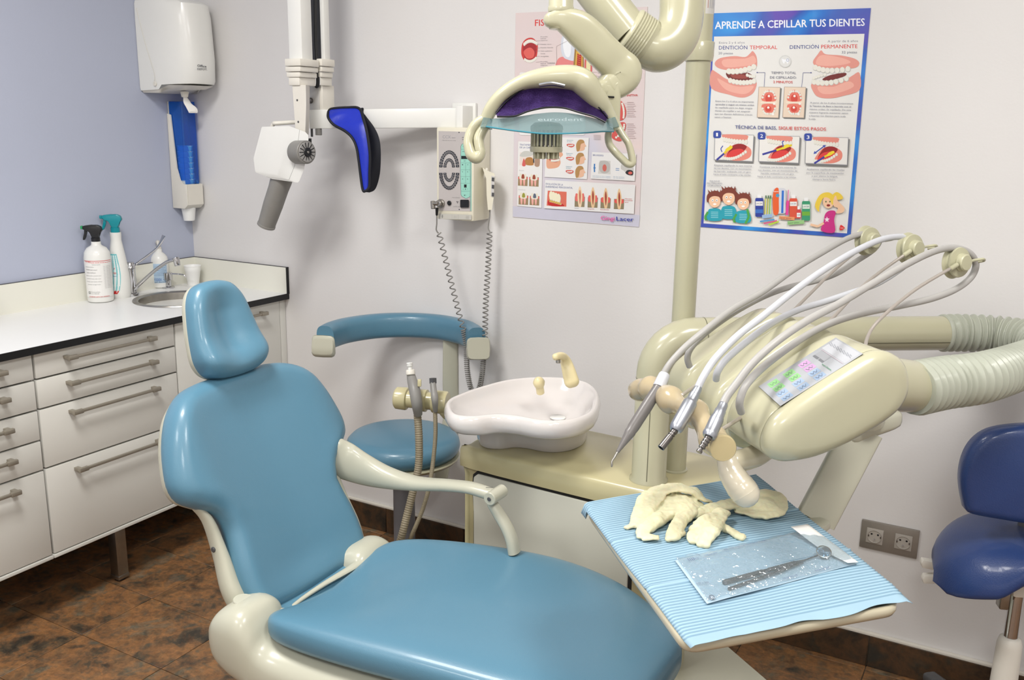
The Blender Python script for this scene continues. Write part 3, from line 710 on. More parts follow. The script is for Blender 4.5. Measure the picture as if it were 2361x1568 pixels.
for x0 in (418, 583):
    sk_ = 12 if x0 == 418 else 14; e = -4
    p.poly([(x0+10, 568), (x0+148, 570), (x0+134, 768), (x0-4, 764)], (110, 112, 112)); p.poly([(x0, 560), (x0+140, 563), (x0+128, 762), (x0-12, 758)], (176, 158, 142)); p.poly([(x0+3, 563), (x0+137, 566), (x0+125, 759), (x0-8, 755)], (228, 208, 188))
    cx_ = x0+66
    p.blob([(cx_-44, 650), (cx_-36, 600), (cx_, 580), (cx_+38, 602), (cx_+42, 652)], (224, 120, 104)); p.blob([(cx_-44, 675), (cx_-34, 725), (cx_, 740), (cx_+32, 724), (cx_+40, 676)], (224, 120, 104))
    p.teeth((cx_-42, 640), (cx_-36, 580), (cx_, 590), 5, 7, 8); p.teeth((cx_+2, 590), (cx_+36, 580), (cx_+42, 645), 5, 7, 8); p.teeth((cx_-42, 690), (cx_-36, 745), (cx_, 733), 5, 7, 8); p.teeth((cx_+2, 733), (cx_+34, 745), (cx_+40, 690), 5, 7, 8)
    p.ell(cx_-2, 636, 22, 28, (206, 74, 62)); p.ell(cx_-4, 702, 20, 20, (206, 74, 62)); p.rect(cx_-54, 656, cx_+50, 668, (236, 218, 200))
    for a, b_ in ((0, 620), (-4, 694), (34, 670), (26, 738)): p.ell(cx_+a, b_, 8, 8, (240, 236, 230), 8)
def para(lines, x, y, dx, dy, h, c, bold=(), ctr=None, cw=None):
    for k, (s, wd) in enumerate(lines):
        x0 = (ctr-wd/2+dx*k) if ctr is not None else x+dx*k
        p.txt(s, x0, y+dy*k, x0+wd, y+dy*k+wd*.022, h, c, 1 if k in bold else .2)
para([('Entre los 2 y 6 años es importante', 247), ('aprender y seguir un mismo orden', 250), ('de cepillado para no dejar ningún', 240), ('diente sin cepillar y así asegurar', 228), ('que tus dientes definitivos crecen', 242), ('sanos y fuertes.', 110)], 139, 657, -1.2, 20.6, 10.5, GRY, (1,))
para([('A partir de los 6 años incorporamos', 277), ('la Técnica de Bass o barrido con el', 266), ('mismo orden de cepillado. De esta', 268), ('manera lograrás mantener sanos', 250), ('y fuertes tus dientes para toda', 236), ('la vida.', 46)], 750, 667, -1.6, 21, 10.5, GRY, (1,))
p.txt('TÉCNICA DE BASS,', 266, 830, 535, 836, 22, BLU, .5); p.txt('SIGUE ESTOS PASOS', 546, 836, 853, 844, 22, RED, .6)
for n, (x0, y0) in enumerate([(135, 866), (422, 875), (722, 883)]):
    wd = (252, 262, 276)[n]; hh = (166, 168, 172)[n]; sk_ = -6
    p.poly([(x0+10, y0+10), (x0+wd+8, y0+16), (x0+wd-4, y0+hh+22), (x0+2, y0+hh+12)], (118, 118, 118))
    p.poly([(x0, y0), (x0+wd, y0+5), (x0+wd-8, y0+hh+12), (x0-6, y0+hh)], (150, 150, 156)); p.poly([(x0+3, y0+3), (x0+wd-3, y0+8), (x0+wd-11, y0+hh+8), (x0-2, y0+hh-3)], (230, 228, 224))
    p.blob([(x0+50, y0+3), (x0+200, y0+6), (x0+212, y0+28), (x0+190, y0+48), (x0+80, y0+36)], (222, 140, 126))
    p.teeth((x0+52, y0+32), (x0+120, y0+50), (x0+212, y0+50), 9, 11, 17)
    p.blob([(x0+70, y0+120), (x0+110, y0+75), (x0+160, y0+62), (x0+205, y0+75), (x0+235, y0+105), (x0+225, y0+150), (x0+160, y0+172), (x0+60, y0+160)], (226, 136, 120))
    p.blob([(x0+90, y0+110), (x0+120, y0+72), (x0+165, y0+62), (x0+205, y0+78), (x0+190, y0+105), (x0+140, y0+140), (x0+80, y0+142)], (150, 34, 36))
    p.blob([(x0+75, y0+140), (x0+110, y0+105), (x0+165, y0+95), (x0+185, y0+110), (x0+140, y0+140), (x0+90, y0+148)], (214, 62, 60))
    p.teeth((x0+48, y0+150), (x0+120, y0+180), (x0+205, y0+108), 11, 9, 11)
    br = [[(12, 166), (60, 125), (105, 75)], [(20, 122), (110, 95), (210, 62)], [(55, 172), (120, 130), (185, 98)]][n]
    q = [(x0+a, y0+b_) for a, b_ in br]
    p.line(q[:2], 12, (58, 60, 150)); p.line(q[1:], 13, (222, 196, 40)); p.ell((q[1][0]+q[2][0])/2+8, (q[1][1]+q[2][1])/2-6, 28, 11, (232, 208, 48), 12, -30)
    if n < 2: p.line([(x0+(46 if n == 0 else 160), y0+115-n*80), (x0+(38 if n == 0 else 148), y0+95-n*55), (x0+(52 if n == 0 else 155), y0+75-n*0)], 6, (66, 84, 170))
    else: p.line([(x0+58, y0+105), (x0+120, y0+60)], 7, (66, 84, 170)); p.poly([(x0+50, y0+112), (x0+56, y0+92), (x0+72, y0+106)], (66, 84, 170)); p.poly([(x0+130, y0+52), (x0+108, y0+56), (x0+122, y0+72)], (66, 84, 170))
    p.round(x0-10, y0-22, x0+40, y0+26, 12, (52, 74, 158)); p.txt('123'[n], x0+(6 if n != 0 else 8), y0+14, x0+(24 if n != 0 else 20), y0+14, 24, (240, 240, 245), 1)
para([('Empieza cepillando la cara interna', 242), ('de tus dientes, con un movimiento', 240), ('de barrido, acabando con un giro', 238), ('hacia el lado contrario a las encías.', 242)], 132, 1071, -2, 19.5, 10.5, GRY)
para([('Continúa con la cara externa de', 236), ('tus dientes, con un movimiento de', 252), ('barrido, acabando con un giro', 212), ('hacia el lado contrario a las encías.', 250)], 0, 1082, -2, 20.5, 10.5, GRY, ctr=543)
para([('Acabamos cepillando las muelas', 242), ('por la superficie de masticación', 240), ('y por último la lengua,', 168), ('siempre hacia fuera.', 150)], 0, 1097, -3, 21.5, 10.5, GRY, ctr=850)
para([('ENJUAGUE', 64), ('PRE-CEPILLADO', 98), ('LACER JÚNIOR', 90)], 0, 1173, -1, 14.5, 9.5, GRY, ctr=134)
# plain children figures, very small
SK = (236, 194, 160); HR = (122, 58, 44); TS = (40, 158, 176); GN = (74, 160, 72)
def kid(x, y, s, mouth):
    P_ = lambda pts: [(x+a*s, y+b_*s) for a, b_ in pts]
    p.blob(P_([(-48, 150), (-44, 85), (-20, 72), (20, 72), (44, 88), (48, 150)]), TS)
    p.line(P_([(-46, 95), (-66, 130), (-58, 152)]), 15*s, GN) if mouth != 1 else None
    p.ell(x, y+20*s, 40*s, 46*s, SK, 16)
    p.blob(P_([(-54, 20), (-50, -22), (-20, -44), (15, -48), (46, -28), (54, 14), (42, 20), (30, -6), (-8, -12), (-34, 2), (-44, 30)]), HR)
    for k in range(5): p.poly(P_([(-40+18*k, -30), (-48+22*k, -58), (-24+18*k, -34)]), HR)
    for e in (-14, 14): p.ell(x+e*s, y+16*s, 7*s, 9*s, (245, 245, 245), 10); p.ell(x+e*s, y+17*s, 3*s, 4*s, (70, 60, 50), 8)
    p.ell(x, y+42*s, 12*s, 6*s, (245, 245, 245), 10)
    for k in range(4): p.line(P_([(-26, 96+12*k), (24, 97+12*k)]), 4*s, (150, 210, 220))
kid(134, 1278, .95, 0); kid(224, 1258, 1.0, 1); kid(318, 1292, .95, 0)
p.line([(344, 1350), (355, 1400), (332, 1444)], 15, GN)
YH, MG = (232, 200, 70), (200, 46, 130)
p.blob([(846, 1385), (870, 1362), (905, 1360), (915, 1378), (905, 1420), (908, 1500), (822, 1490), (838, 1430)], MG); p.ell(868, 1302, 36, 44, SK)
p.blob([(782, 1330), (798, 1280), (826, 1250), (868, 1242), (900, 1262), (908, 1300), (892, 1322), (874, 1282), (836, 1278), (812, 1330), (806, 1368)], YH); p.blob([(892, 1262), (920, 1240), (950, 1256), (962, 1282), (930, 1290), (902, 1284)], YH)
for e in (852, 878): p.ell(e, 1302, 5, 6, (90, 110, 60), 8)
p.ell(868, 1326, 12, 8, (140, 40, 40), 10); p.blob([(900, 1290), (915, 1262), (926, 1292), (942, 1310), (972, 1345), (960, 1372), (918, 1376), (930, 1345), (902, 1330)], SK); p.line([(838, 1440), (800, 1462), (752, 1450)], 15, SK)
p.poly([(858, 1398), (863, 1410), (876, 1412), (866, 1420), (869, 1434), (858, 1426), (848, 1434), (851, 1420), (842, 1412), (855, 1410)], (238, 220, 232))
# oral care products
def prod(x, y0, y1, wd, c, cap=(236, 236, 236), lab=(232, 230, 228)):
    p.round(x-wd/2*.5, y0, x+wd/2*.5, y0+24, 4, cap); p.round(x-wd/2, y0+22, x+wd/2, y1, 8, c); p.rect(x-wd/2+3, y0+44, x+wd/2-3, y0+72, lab)
    p.txt('LACER', x-wd/2+6, y0+62, x+wd/2-6, y0+62, 9, (70, 70, 120), .8)
prod(422, 1256, 1400, 52, (46, 62, 150)); prod(642, 1258, 1410, 50, (214, 84, 60)); prod(724, 1276, 1424, 52, (58, 150, 110), lab=(214, 228, 214)); prod(676, 1330, 1410, 30, (206, 70, 70)); p.rect(698, 1366, 748, 1392, (110, 170, 60)); p.rect(396, 1352, 446, 1376, (60, 110, 190))
p.round(510, 1215, 592, 1380, 14, (206, 208, 216)); p.blob([(512, 1240), (545, 1215), (548, 1300), (545, 1378), (512, 1376)], (226, 96, 46)); p.ell(540, 1262, 12, 12, (80, 150, 190), 10); p.line([(574, 1230), (570, 1376)], 14, (48, 110, 200)); p.txt('Lacer', 515, 1240, 548, 1240, 9, (240, 240, 240), 1)
p.line([(610, 1226), (606, 1300)], 5, (220, 90, 160)); p.line([(606, 1296), (600, 1388)], 18, (224, 66, 150))
for x, c in ((464, (200, 200, 60)), (480, (190, 190, 60)), (494, (130, 200, 70))): p.line([(x, 1262), (x-5, 1382)], 6, c); p.rect(x-4, 1262, x+6, 1282, (90, 120, 90))
for pts, wd, c in [([(440, 1400), (506, 1392)], 22, (150, 180, 214)), ([(426, 1430), (520, 1418)], 10, (80, 150, 200)), ([(450, 1444), (536, 1424)], 9, (210, 90, 130)), ([(482, 1452), (548, 1430)], 10, (180, 210, 60)), ([(550, 1404), (650, 1412)], 20, (226, 150, 100)), ([(604, 1440), (712, 1432)], 24, (150, 196, 130))]: p.line(pts, wd, c)
p.txt('Lacer júnior', 556, 1410, 630, 1414, 9, (80, 60, 90), .5); p.txt('Lacer junior', 610, 1444, 680, 1440, 9, (60, 90, 70), .5)
p.blob([(942, 1462), (950, 1452), (972, 1468), (970, 1476), (948, 1488), (940, 1480)], (222, 52, 50), 3); p.txt('Lacer', 945, 1474, 966, 1475, 7, (245, 230, 230), 1)
p.out(po)

PZ2 = wallprint(1170, 0, 2.903, -.0022)
po2 = thing('wall_poster', 'faded pink-grey tooth disease poster partly hidden behind the operating lamp', 'poster', AY(1335, 270, 0))
sheet([(55, 87), (938, 45), (880, 1520), (36, 1452)], PZ2, .0018, M_PG, lambda u, v: 0, po2)
p = Print(PZ2); RED2 = (206, 58, 54); WH = (228, 227, 226)
p.poly([(36, 1380), (886, 1440), (880, 1518), (36, 1450)], (198, 197, 212))
p.txt('FISIOPATOLOGÍA DENTAL', 184, 174, 860, 146, 44, RED2, 1.2)
p.blob([(92, 345), (100, 290), (130, 258), (170, 255), (200, 290), (202, 340), (190, 395), (158, 420), (120, 412), (98, 380)], (196, 60, 56)); p.blob([(105, 340), (112, 300), (150, 275), (190, 305), (192, 350), (170, 395), (125, 398)], (160, 40, 44)); p.blob([(108, 345), (150, 318), (180, 345), (172, 385), (130, 390)], (216, 96, 88))
p.teeth((108, 300), (150, 250), (200, 295), 9, 8, 13); p.teeth((112, 395), (155, 430), (194, 385), 9, 7, 11)
for k, (s, y) in enumerate([('Frenillo', 250), ('labial', 262), ('superior', 274), ('Paladar duro', 300), ('Paladar blando', 322), ('Velo palatino', 345), ('Úvula', 363), ('Amígdalas', 381), ('Frenillo', 417), ('labial', 429), ('inferior', 441)]): p.txt(s, 222, y, 222+6.0*len(s), y-1, 7, (130, 126, 130), .3); 
for y in (275, 297, 322, 343, 378, 416): p.line([(190, y), (218, y-2)], 1.2, (140, 120, 120))
p.txt('CORONA', 267, 428, 319, 427, 10, (130, 126, 130), .3)
# big tooth section
p.blob([(330, 452), (335, 400), (370, 380), (430, 395), (445, 455)], (222, 132, 130)); p.blob([(358, 330), (364, 250), (392, 224), (430, 236), (466, 222), (478, 300), (452, 400), (400, 398), (372, 378)], (208, 212, 222)); p.blob([(372, 310), (380, 250), (400, 240), (425, 262), (420, 370), (390, 376)], (234, 236, 240))
p.poly([(440, 455), (452, 300), (508, 298), (512, 455)], (156, 120, 62)); p.poly([(452, 455), (460, 340), (482, 352), (502, 338), (502, 455)], (214, 170, 70)); p.poly([(462, 455), (468, 356), (482, 368), (496, 354), (494, 455)], (170, 48, 44))
for k in range(6): p.line([(468, 372+14*k), (492, 380+14*k)], 3, (214, 120, 60))
p.blob([(522, 540), (516, 420), (526, 360), (544, 346), (562, 372), (566, 440), (560, 540)], (206, 96, 96)); p.blob([(532, 520), (527, 430), (534, 382), (545, 370), (554, 392), (556, 450), (550, 520)], (226, 218, 170))
for y in (370, 395, 440, 486, 510): p.line([(550, y), (600, y-3)], 1.2, (140, 120, 120)); p.txt('Ligamento', 602, y+4, 640, y+3, 6, (130, 126, 130), .3)
p.line([(330, 440), (328, 310), (500, 225)], 1.2, (140, 120, 120))
p.round(80, 484, 520, 905, 14, WH); p.txt('MICROBIOS', 92, 510, 150, 509, 11, (60, 80, 140), .8)
p.txt('DENTICIÓN DEFINITIVA', 640, 646, 872, 644, 15, RED2, .8)
for y0, y1 in ((680, 800), (824, 944)):
    s = 1 if y0 < 700 else -1
    p.blob([(745, y0), (775, y0+10), (794, (y0+y1)/2), (786, y1-10), (745, y1)] if s > 0 else [(745, y0), (790, y0), (786, y0+50), (760, y1), (700, y1-20), (705, y0+60)], (206, 86, 80))
    p.teeth((765, y0+8) if s > 0 else (780, y0+5), (785, (y0+y1)/2), (775, y1-8) if s > 0 else (720, y1-20), 9, 7, 8)
    for k in range(9): p.line([(800, y0+5+12*k), (845+7*(k % 3), y0+5+12*k)], 2.2, (176, 150, 150))
    for k in range(4): p.line([(800, y0+10+26*k), (780, y0+14+26*k)], 1, (176, 150, 150))
for k in range(6): p.line([(820, 548+9*k), (862, 549+9*k)], 2.2, (190, 120, 120))
for k in range(4): p.line([(576, 905+9*k), (625, 906+9*k)], 2, (170, 150, 150))
# caries box
p.poly([(72, 946), (236, 952), (228, 1392), (64, 1378)], WH)
p.txt('TRATAMIENTO', 82, 974, 180, 977, 12, (70, 84, 140), .8); p.txt('DE LA CARIES', 82, 992, 170, 995, 12, (70, 84, 140), .8)
p.poly([(84, 1020), (216, 1024), (214, 1112), (80, 1106)], (226, 214, 206)); p.blob([(82, 1040), (110, 1012), (160, 1015), (180, 1030), (150, 1046), (100, 1050)], (196, 196, 190)); p.blob([(118, 1100), (122, 1062), (150, 1052), (170, 1064), (172, 1105)], (176, 124, 70)); p.blob([(98, 1108), (110, 1060), (122, 1108)], (206, 96, 92)); p.line([(176, 1090), (176, 1036)], 8, (50, 60, 70)); p.blob([(182, 1108), (190, 1040), (214, 1040), (214, 1110)], (170, 140, 120))
p.txt('Empaste', 78, 1143, 110, 1144, 6, (150, 150, 160)); p.txt('Endodoncia', 74, 1272, 120, 1274, 6, (150, 150, 160))
for (x, y) in ((72, 1180), (146, 1184), (76, 1306), (150, 1310)):
    p.poly([(x, y), (x+64, y+3), (x+62, y+66), (x-2, y+62)], (150, 128, 96)); p.poly([(x, y+4), (x+64, y+7), (x+63, y+20), (x-1, y+17)], (216, 96, 92))
    for a in (18, 40): p.blob([(x+a-7, y+14), (x+a+7, y+14), (x+a+4, y+58), (x+a-4, y+58)], (232, 170, 160), 3)
    p.blob([(x+8, y+16), (x+12, y-18), (x+32, y-10), (x+50, y-16), (x+54, y+18), (x+32, y+24)], (226, 220, 204)); p.blob([(x+22, y+14), (x+26, y-12), (x+38, y-12), (x+42, y+14)], (150, 70, 50) if y < 1300 else ((150, 150, 60) if x < 100 else (90, 100, 120)), 3)
# mouth / heads box
p.poly([(262, 918), (545, 922), (532, 1200), (248, 1184)], WH)
p.blob([(264, 1122), (262, 1060), (280, 1010), (330, 1000), (352, 1005), (372, 1035), (352, 1060), (356, 1090), (340, 1118), (300, 1128)], (222, 166, 136)); p.blob([(280, 1055), (330, 1042), (352, 1060), (330, 1085), (290, 1080)], (190, 60, 56)); p.teeth((286, 1058), (320, 1060), (350, 1052), 7, 6, 9); p.teeth((290, 1074), (320, 1080), (348, 1068), 7, 6, 8)
for k in range(3):
    y = 975+88*k; x = 492-3*k
    p.blob([(x-26, y+34), (x-30, y-10), (x-10, y-36), (x+18, y-34), (x+28, y-10), (x+36, y+4), (x+26, y+10), (x+24, y+26), (x+4, y+36)], (226, 182, 152)); p.blob([(x-28, y+36), (x-32, y-8), (x-14, y-38), (x+14, y-38), (x+22, y-20), (x, y-10), (x-6, y+20), (x-14, y+36)], (176, 136, 84))
    p.blob([(398-3*k, y), (402-3*k, y-12), (444-3*k, y-10), (446-3*k, y+4), (425-3*k, y+12)], (206, 92, 84)); p.teeth((404-3*k, y-2), (425-3*k, y), (440-3*k, y-4), 5, 4, 5); p.txt('Respiración', 398-3*k, y-34, 440-3*k, y-33, 6, (120, 170, 190), .5); p.txt('de clase', 398-3*k, y-24, 430-3*k, y-23, 6, (120, 170, 190), .5)
# bruxism
p.poly([(566, 1018), (862, 1030), (852, 1212), (556, 1196)], WH); p.txt('BRUXISMO', 572, 1044, 643, 1048, 13, (70, 84, 140), .8)
p.poly([(618, 1074), (690, 1077), (690, 1168), (606, 1162)], (206, 204, 200)); p.blob([(612, 1110), (620, 1080), (660, 1076), (686, 1100), (680, 1150), (640, 1160), (616, 1140)], (182, 180, 176)); p.ell(650, 1124, 14, 24, (200, 104, 92))
for y, s in ((1096, 1), (1152, -1)): p.line([(583, y), (582, y+26*s)], 9, (60, 120, 180)); p.poly([(574, y+24*s), (592, y+24*s), (583, y+38*s)], (60, 120, 180))
p.line([(724, 1128), (748, 1129)], 4, (90, 130, 180)); p.line([(724, 1139), (748, 1140)], 4, (90, 130, 180))
p.blob([(760, 1130), (765, 1096), (800, 1086), (840, 1110), (842, 1176), (800, 1168), (780, 1144)], (196, 194, 190)); p.blob([(790, 1156), (806, 1138), (838, 1144), (838, 1172), (806, 1170)], (40, 36, 40)); p.ell(822, 1158, 14, 10, (206, 96, 86))
for k in range(2): p.txt('el bruxismo produce desgaste', 570, 1178+9*k, 690, 1184+9*k, 5.5, (120, 160, 190), .3); p.txt('de las piezas', 708, 1184+9*k, 782, 1188+9*k, 5.5, (120, 160, 190), .3)
# periodontal
p.poly([(252, 1204), (856, 1238), (846, 1432), (245, 1394)], WH); p.txt('EVOLUCIÓN DE LA', 257, 1237, 372, 1243, 13, (70, 84, 140), .8); p.txt('ENFERMEDAD PERIODONTAL', 256, 1256, 437, 1264, 13, (70, 84, 140), .8)
p.poly([(270, 1276), (396, 1284), (394, 1384), (262, 1376)], (214, 110, 90)); p.blob([(275, 1340), (320, 1350), (370, 1366), (372, 1382), (280, 1376)], (190, 44, 40)); p.teeth((284, 1306), (315, 1316), (350, 1330), 4, 15, 34, (234, 228, 200)); p.teeth((280, 1344), (320, 1354), (360, 1366), 6, 9, 8, (206, 170, 80))
for k, x in enumerate((485, 572, 658, 748)):
    y = 1246+5*k; h = 136
    p.poly([(x-34, y+70), (x+34, y+72), (x+30, y+140), (x-36, y+138)], (140, 126, 98))
    gc = (222, 110+(-8*k), 104-8*k); p.blob([(x-32, y+92), (x-28, y+50+8*k), (x-12, y+58+6*k), (x-14, y+100)], gc); p.blob([(x+30, y+94), (x+26, y+50+8*k), (x+12, y+58+6*k), (x+14, y+102)], gc)
    p.blob([(x-16, y+60), (x, y), (x+16, y+62), (x+10, y+130), (x, y+140), (x-10, y+130)], (226, 192, 150) if k else (232, 206, 170)); p.blob([(x-6, y+60), (x, y+24), (x+7, y+62), (x, y+122)], (156, 60, 44) if k else (190, 110, 90))
for s, x, y in (('Normal', 449, 1396), ('Gingivitis', 536, 1401), ('Periodontitis', 622, 1406)): p.txt(s, x, y, x+4.5*len(s), y+1, 6.5, (196, 70, 66) if s != 'Normal' else (140, 140, 150), .6)
for k, s in enumerate(('Enfermedad', 'periodontal', 'grave')): p.txt(s, 786, 1333+11*k, 786+4.6*len(s), 1335+11*k, 6.5, (206, 74, 70), .5)
p.txt('Gingi', 624, 1471, 716, 1476, 28, (226, 98, 168), 1.3); p.txt('Lacer', 728, 1476, 844, 1482, 28, (58, 68, 160), 1.3)
p.out(po2)

# ================================================================ x-ray machine on wall arm
YX = -.30
xr = thing('xray_machine', 'white wall-hung dental x-ray machine with jointed arms, boxy head and grey cone', 'x-ray machine', AY(720, 280, -.15))
# swing bar: from the bracket on the wall (right end) towards the knuckle
A0 = V(1.325, -.045, 1.552); A1 = AY(718, 275, -.20)
d = nrm(A1-A0); n_ = nrm(np.cross(d, [0, 0, 1])); Lb = np.linalg.norm(A1-A0)
Tb = frame(A0, d, n_, (0, 0, 1))
part('wall_arm', box(0, Lb, -.02, .02, -.031, .031, .003, T=Tb), M_WP, xr)
part('end_cap', box(-.003, 0, -.018, .018, -.027, .027, .001, T=Tb), M_GREY, xr)
part('wall_bracket', merge(box(1.27, 1.36, -.014, -.0005, 1.505, 1.60, .003), box(1.325, 1.35, -.075, -.012, 1.515, 1.59, .002)), M_WP, xr)
part('pivot_pin', cyl(A1+V(.03, 0, -.052), A1+V(.03, 0, -.03), .011), M_GREY, xr)
part('pivot_pin', cyl(A1+V(0.0, 0, -.058), A1+V(0.0, 0, -.03), .004), M_DGREY, xr)
def pxbox(px0, px1, py0, py1, Ya, Yb, bev=.003, taper=None):
    """upright box whose front face (plane Y=Ya) fills the pixel rectangle"""
    a = AY(px0, (py0+py1)/2, Ya); b = AY(px1, (py0+py1)/2, Ya); t = AY((px0+px1)/2, py0, Ya); u = AY((px0+px1)/2, py1, Ya)
    return box(a[0], b[0], min(Ya, Yb), max(Ya, Yb), u[2], t[2], bev)
# lower arm (front pair) and upper arm (rear pair) rising out of frame
part('front_arm', pxbox(661, 692, -150, 148, YX, YX+.052, .004), M_WP, xr)
part('rear_arm', pxbox(736, 745, -150, 150, -.20, -.172, .003), M_WP, xr)
part('spring_cover', pxbox(708, 738, -150, 150, -.175, -.15, .004), M_DGREY, xr)
part('cable', sweep([AY(726, -150, -.215), AY(727, 60, -.215), AY(729, 120, -.215), AY(733, 190, -.215), AY(728, 200, -.215)], .006, n=10), M_BLK, xr)
def knuckle(px0, px1, Y, dY):
    b = B()
    parts_ = [(px0, px1, 135, 152), (px0+1, px1, 153, 165), (px0+4, px1-1, 166, 178), (px0+9, px1-2, 178, 197)]
    return merge(*[pxbox(a, b_, c, d_, Y-.006*(3-i)*.6, Y+dY, .003) for i, (a, b_, c, d_) in enumerate(parts_)])
part('joint_cover', knuckle(656, 692, YX-.01, .08), M_WP2, xr)
part('joint_cover', knuckle(729, 742, -.215, .055), M_WP2, xr)
part('front_link', loft([[AY(674, 196, YX-.004), AY(705, 196, YX-.004), AY(714, 196, YX+.05), AY(690, 196, YX+.05)], [AY(677, 240, YX-.004), AY(706, 240, YX-.004), AY(714, 242, YX+.05), AY(690, 240, YX+.05)], [AY(683, 326, YX-.004), AY(703, 328, YX-.004), AY(711, 326, YX+.045), AY(690, 326, YX+.045)]]), M_WP2, xr)
part('rear_link', pxbox(712, 744, 196, 254, -.20, -.14, .003), M_WP2, xr)
part('rear_link_plate', pxbox(712, 736, 198, 257, -.203, -.198, .001), mat('grey_white_paint', (196, 194, 190), .4, noise=.02), xr)
s0 = AY(717, 232, -.204); part('bolt', cyl(s0, s0-V(0, .012, 0), .010), M_DSTEEL, xr)
for py, px in ((231, 685.5), (281, 688)):
    s0 = AY(px, py, YX-.004); part('screw', cyl(s0, s0-V(0, .0015, 0), .0035, n=12), M_DGREY, xr)
part('yoke_clip', pxbox(683.5, 698.5, 319, 330, YX-.012, YX+.03, .001), M_BLK, xr)
# head handle
part('handle', sweep([AY(627, 293, YX), AY(631, 285, YX), AY(640, 284, YX), AY(690, 281, YX+.05)], .007, n=10), M_WP2, xr)
# head
HD = nrm(V(.80, .10, -.24)); dep = .095
F0 = [(604, 291), (663, 289), (652, 371), (639, 404), (588, 397), (584, 367)]
front = [AY(x, y, YX-.03) for x, y in F0]
c0 = sum(front)/6
def ringf(k, s): return [c0+(p_-c0)*s+HD*k for p_ in front]
sub = lambda ring, m=5: ring
hd = link('tube_head', *loft([ringf(-.004, .93), ringf(0, .975), ringf(.006, 1), ringf(dep*.75, 1.0), ringf(dep*.9, .95), ringf(dep, .84)]), M_WP, xr, 25)
part('seam', loft([ringf(dep*.50, 1.004), ringf(dep*.51, 1.004)]), M_GREY, xr)
kc = AY(707, 351, YX-.03)
ka = nrm(V(.98, -.19, .03))
part('knob', merge(lathe([(.001, -.055), (.036, -.055), (.0375, -.05), (.0375, -.002), (.0355, 0), (.001, 0)], kc, ka, 40)), M_GREY, xr)
part('dial', merge(cyl(kc, kc+ka*.003, .032), ), mat('light_grey_dial', (150, 148, 146), .4, noise=.02), xr)
u_, v_ = nrm(np.cross(ka, [0, 0, 1])), V(0, 0, 1)
b = B()
for k in range(14):
    q = 2*PI*k/14; dd = u_*math.cos(q)+v_*math.sin(q); ee = -u_*math.sin(q)+v_*math.cos(q)
    b.add(*box(.016, .031, -.0012, .0012, .003, .0038, T=frame(kc, dd, ee, ka)))
o = part('dial_marks', b, M_BLK, xr); 
part('dial_hub', cyl(kc+ka*.003, kc+ka*.008, .015), M_BLK, xr)
part('hub_screw', cyl(kc+ka*.008, kc+ka*.0095, .004, n=12), M_STEEL, xr)
cA = AY(652, 405, YX+.02); cB = AY(613.5, 521, YX+.02); ca = nrm(cB-cA); Lc = np.linalg.norm(cB-cA)
part('cone', lathe([(.001, -.02), (.036, -.02), (.036, .02), (.034, .05), (.0335, Lc*.55), (.0337, Lc*.551), (.030, Lc*.96), (.0315, Lc*.965), (.0315, Lc), (.0285, Lc), (.0275, Lc-.03), (.001, Lc-.03)], cA, ca, 40), M_GREY, xr, label='long grey cylindrical cone')
part('cone_opening', cyl(cA+ca*(Lc-.012), cA+ca*(Lc-.008), .0283), M_BLK, xr)

# ================================================================ lead collar over the bar
cl = thing('thyroid_collar', 'royal blue lead collar with black trim draped over the white bar', 'collar', AY(840, 300, -.22))
YC = -.235
def sheet_px(top, bot, n, th, mt, name, bulge):
    """quad strip between two pixel polylines"""
    P = path([np.array(q, float) for q in top], 6); Q = path([np.array(q, float) for q in bot], 6); m = 8; vs = []; fs = []
    for s in (0, 1):
        for i in range(len(P)):
            for j in range(m+1):
                t = j/m; x = P[i]*(1-t)+Q[i]*t; vs.append(AY(x[0], x[1], x[2]+(th if s else 0)-bulge*math.sin(PI*t)*(0 if s else 1)))
    W = m+1; o = W*len(P)
    for i in range(len(P)-1):
        for j in range(m): q = (i*W+j, i*W+j+1, (i+1)*W+j+1, (i+1)*W+j); fs.append(q); fs.append(tuple(o+k for k in q[::-1]))
    for i in range(len(P)-1):
        fs.append((i*W, (i+1)*W, (i+1)*W+o, i*W+o)); fs.append((i*W+m, (i+1)*W+m, (i+1)*W+m+o, i*W+m+o))
    for i in (0, len(P)-1):
        for j in range(m): fs.append((i*W+j, i*W+j+1, i*W+j+1+o, i*W+j+o))
    return part(name, (vs, fs), mt, cl)
Ltop = [(765, 251, -.20), (800, 248, -.19), (828, 250, -.185), (838, 275, YC+.02), (845, 300, YC+.012), (850, 330, YC+.01), (853, 360, YC+.01), (852, 400, YC+.01), (851, 430, YC+.01), (847, 440, YC+.01)]
Lbot = [(757, 258, -.205), (757, 272, -.235), (770, 288, YC), (795, 302, YC), (812, 318, YC), (822, 340, YC), (827, 370, YC), (832, 410, YC), (836, 436, YC), (841, 441, YC)]
sheet_px(Ltop, Lbot, 0, .01, M_ROYAL, 'blue_panel', .006)
tr = [(p_[0], p_[1], p_[2]-.002) for p_ in Ltop]; tb = [(p_[0], p_[1], p_[2]-.002) for p_ in Lbot]
loop = tb+tr[::-1][1:]
part('trim', sweep([AY(*q) for q in loop]+[AY(*loop[0])], .0045, n=8, sm=6), M_NYL, cl)
Lt2 = [(828, 250, -.17), (838, 249, -.165), (840, 262, -.16), (862, 292, -.16), (874, 318, -.16), (878, 350, -.16), (876, 400, -.16), (866, 435, -.17), (852, 444, -.19)]
Lb2 = [(815, 250, -.17), (826, 255, -.165), (834, 275, -.165), (840, 300, -.165), (846, 330, -.17), (849, 365, -.18), (848, 400, -.19), (845, 430, -.20), (842, 443, -.21)]
sheet_px(Lt2, Lb2, 0, .008, M_NYL, 'black_lining', .003)

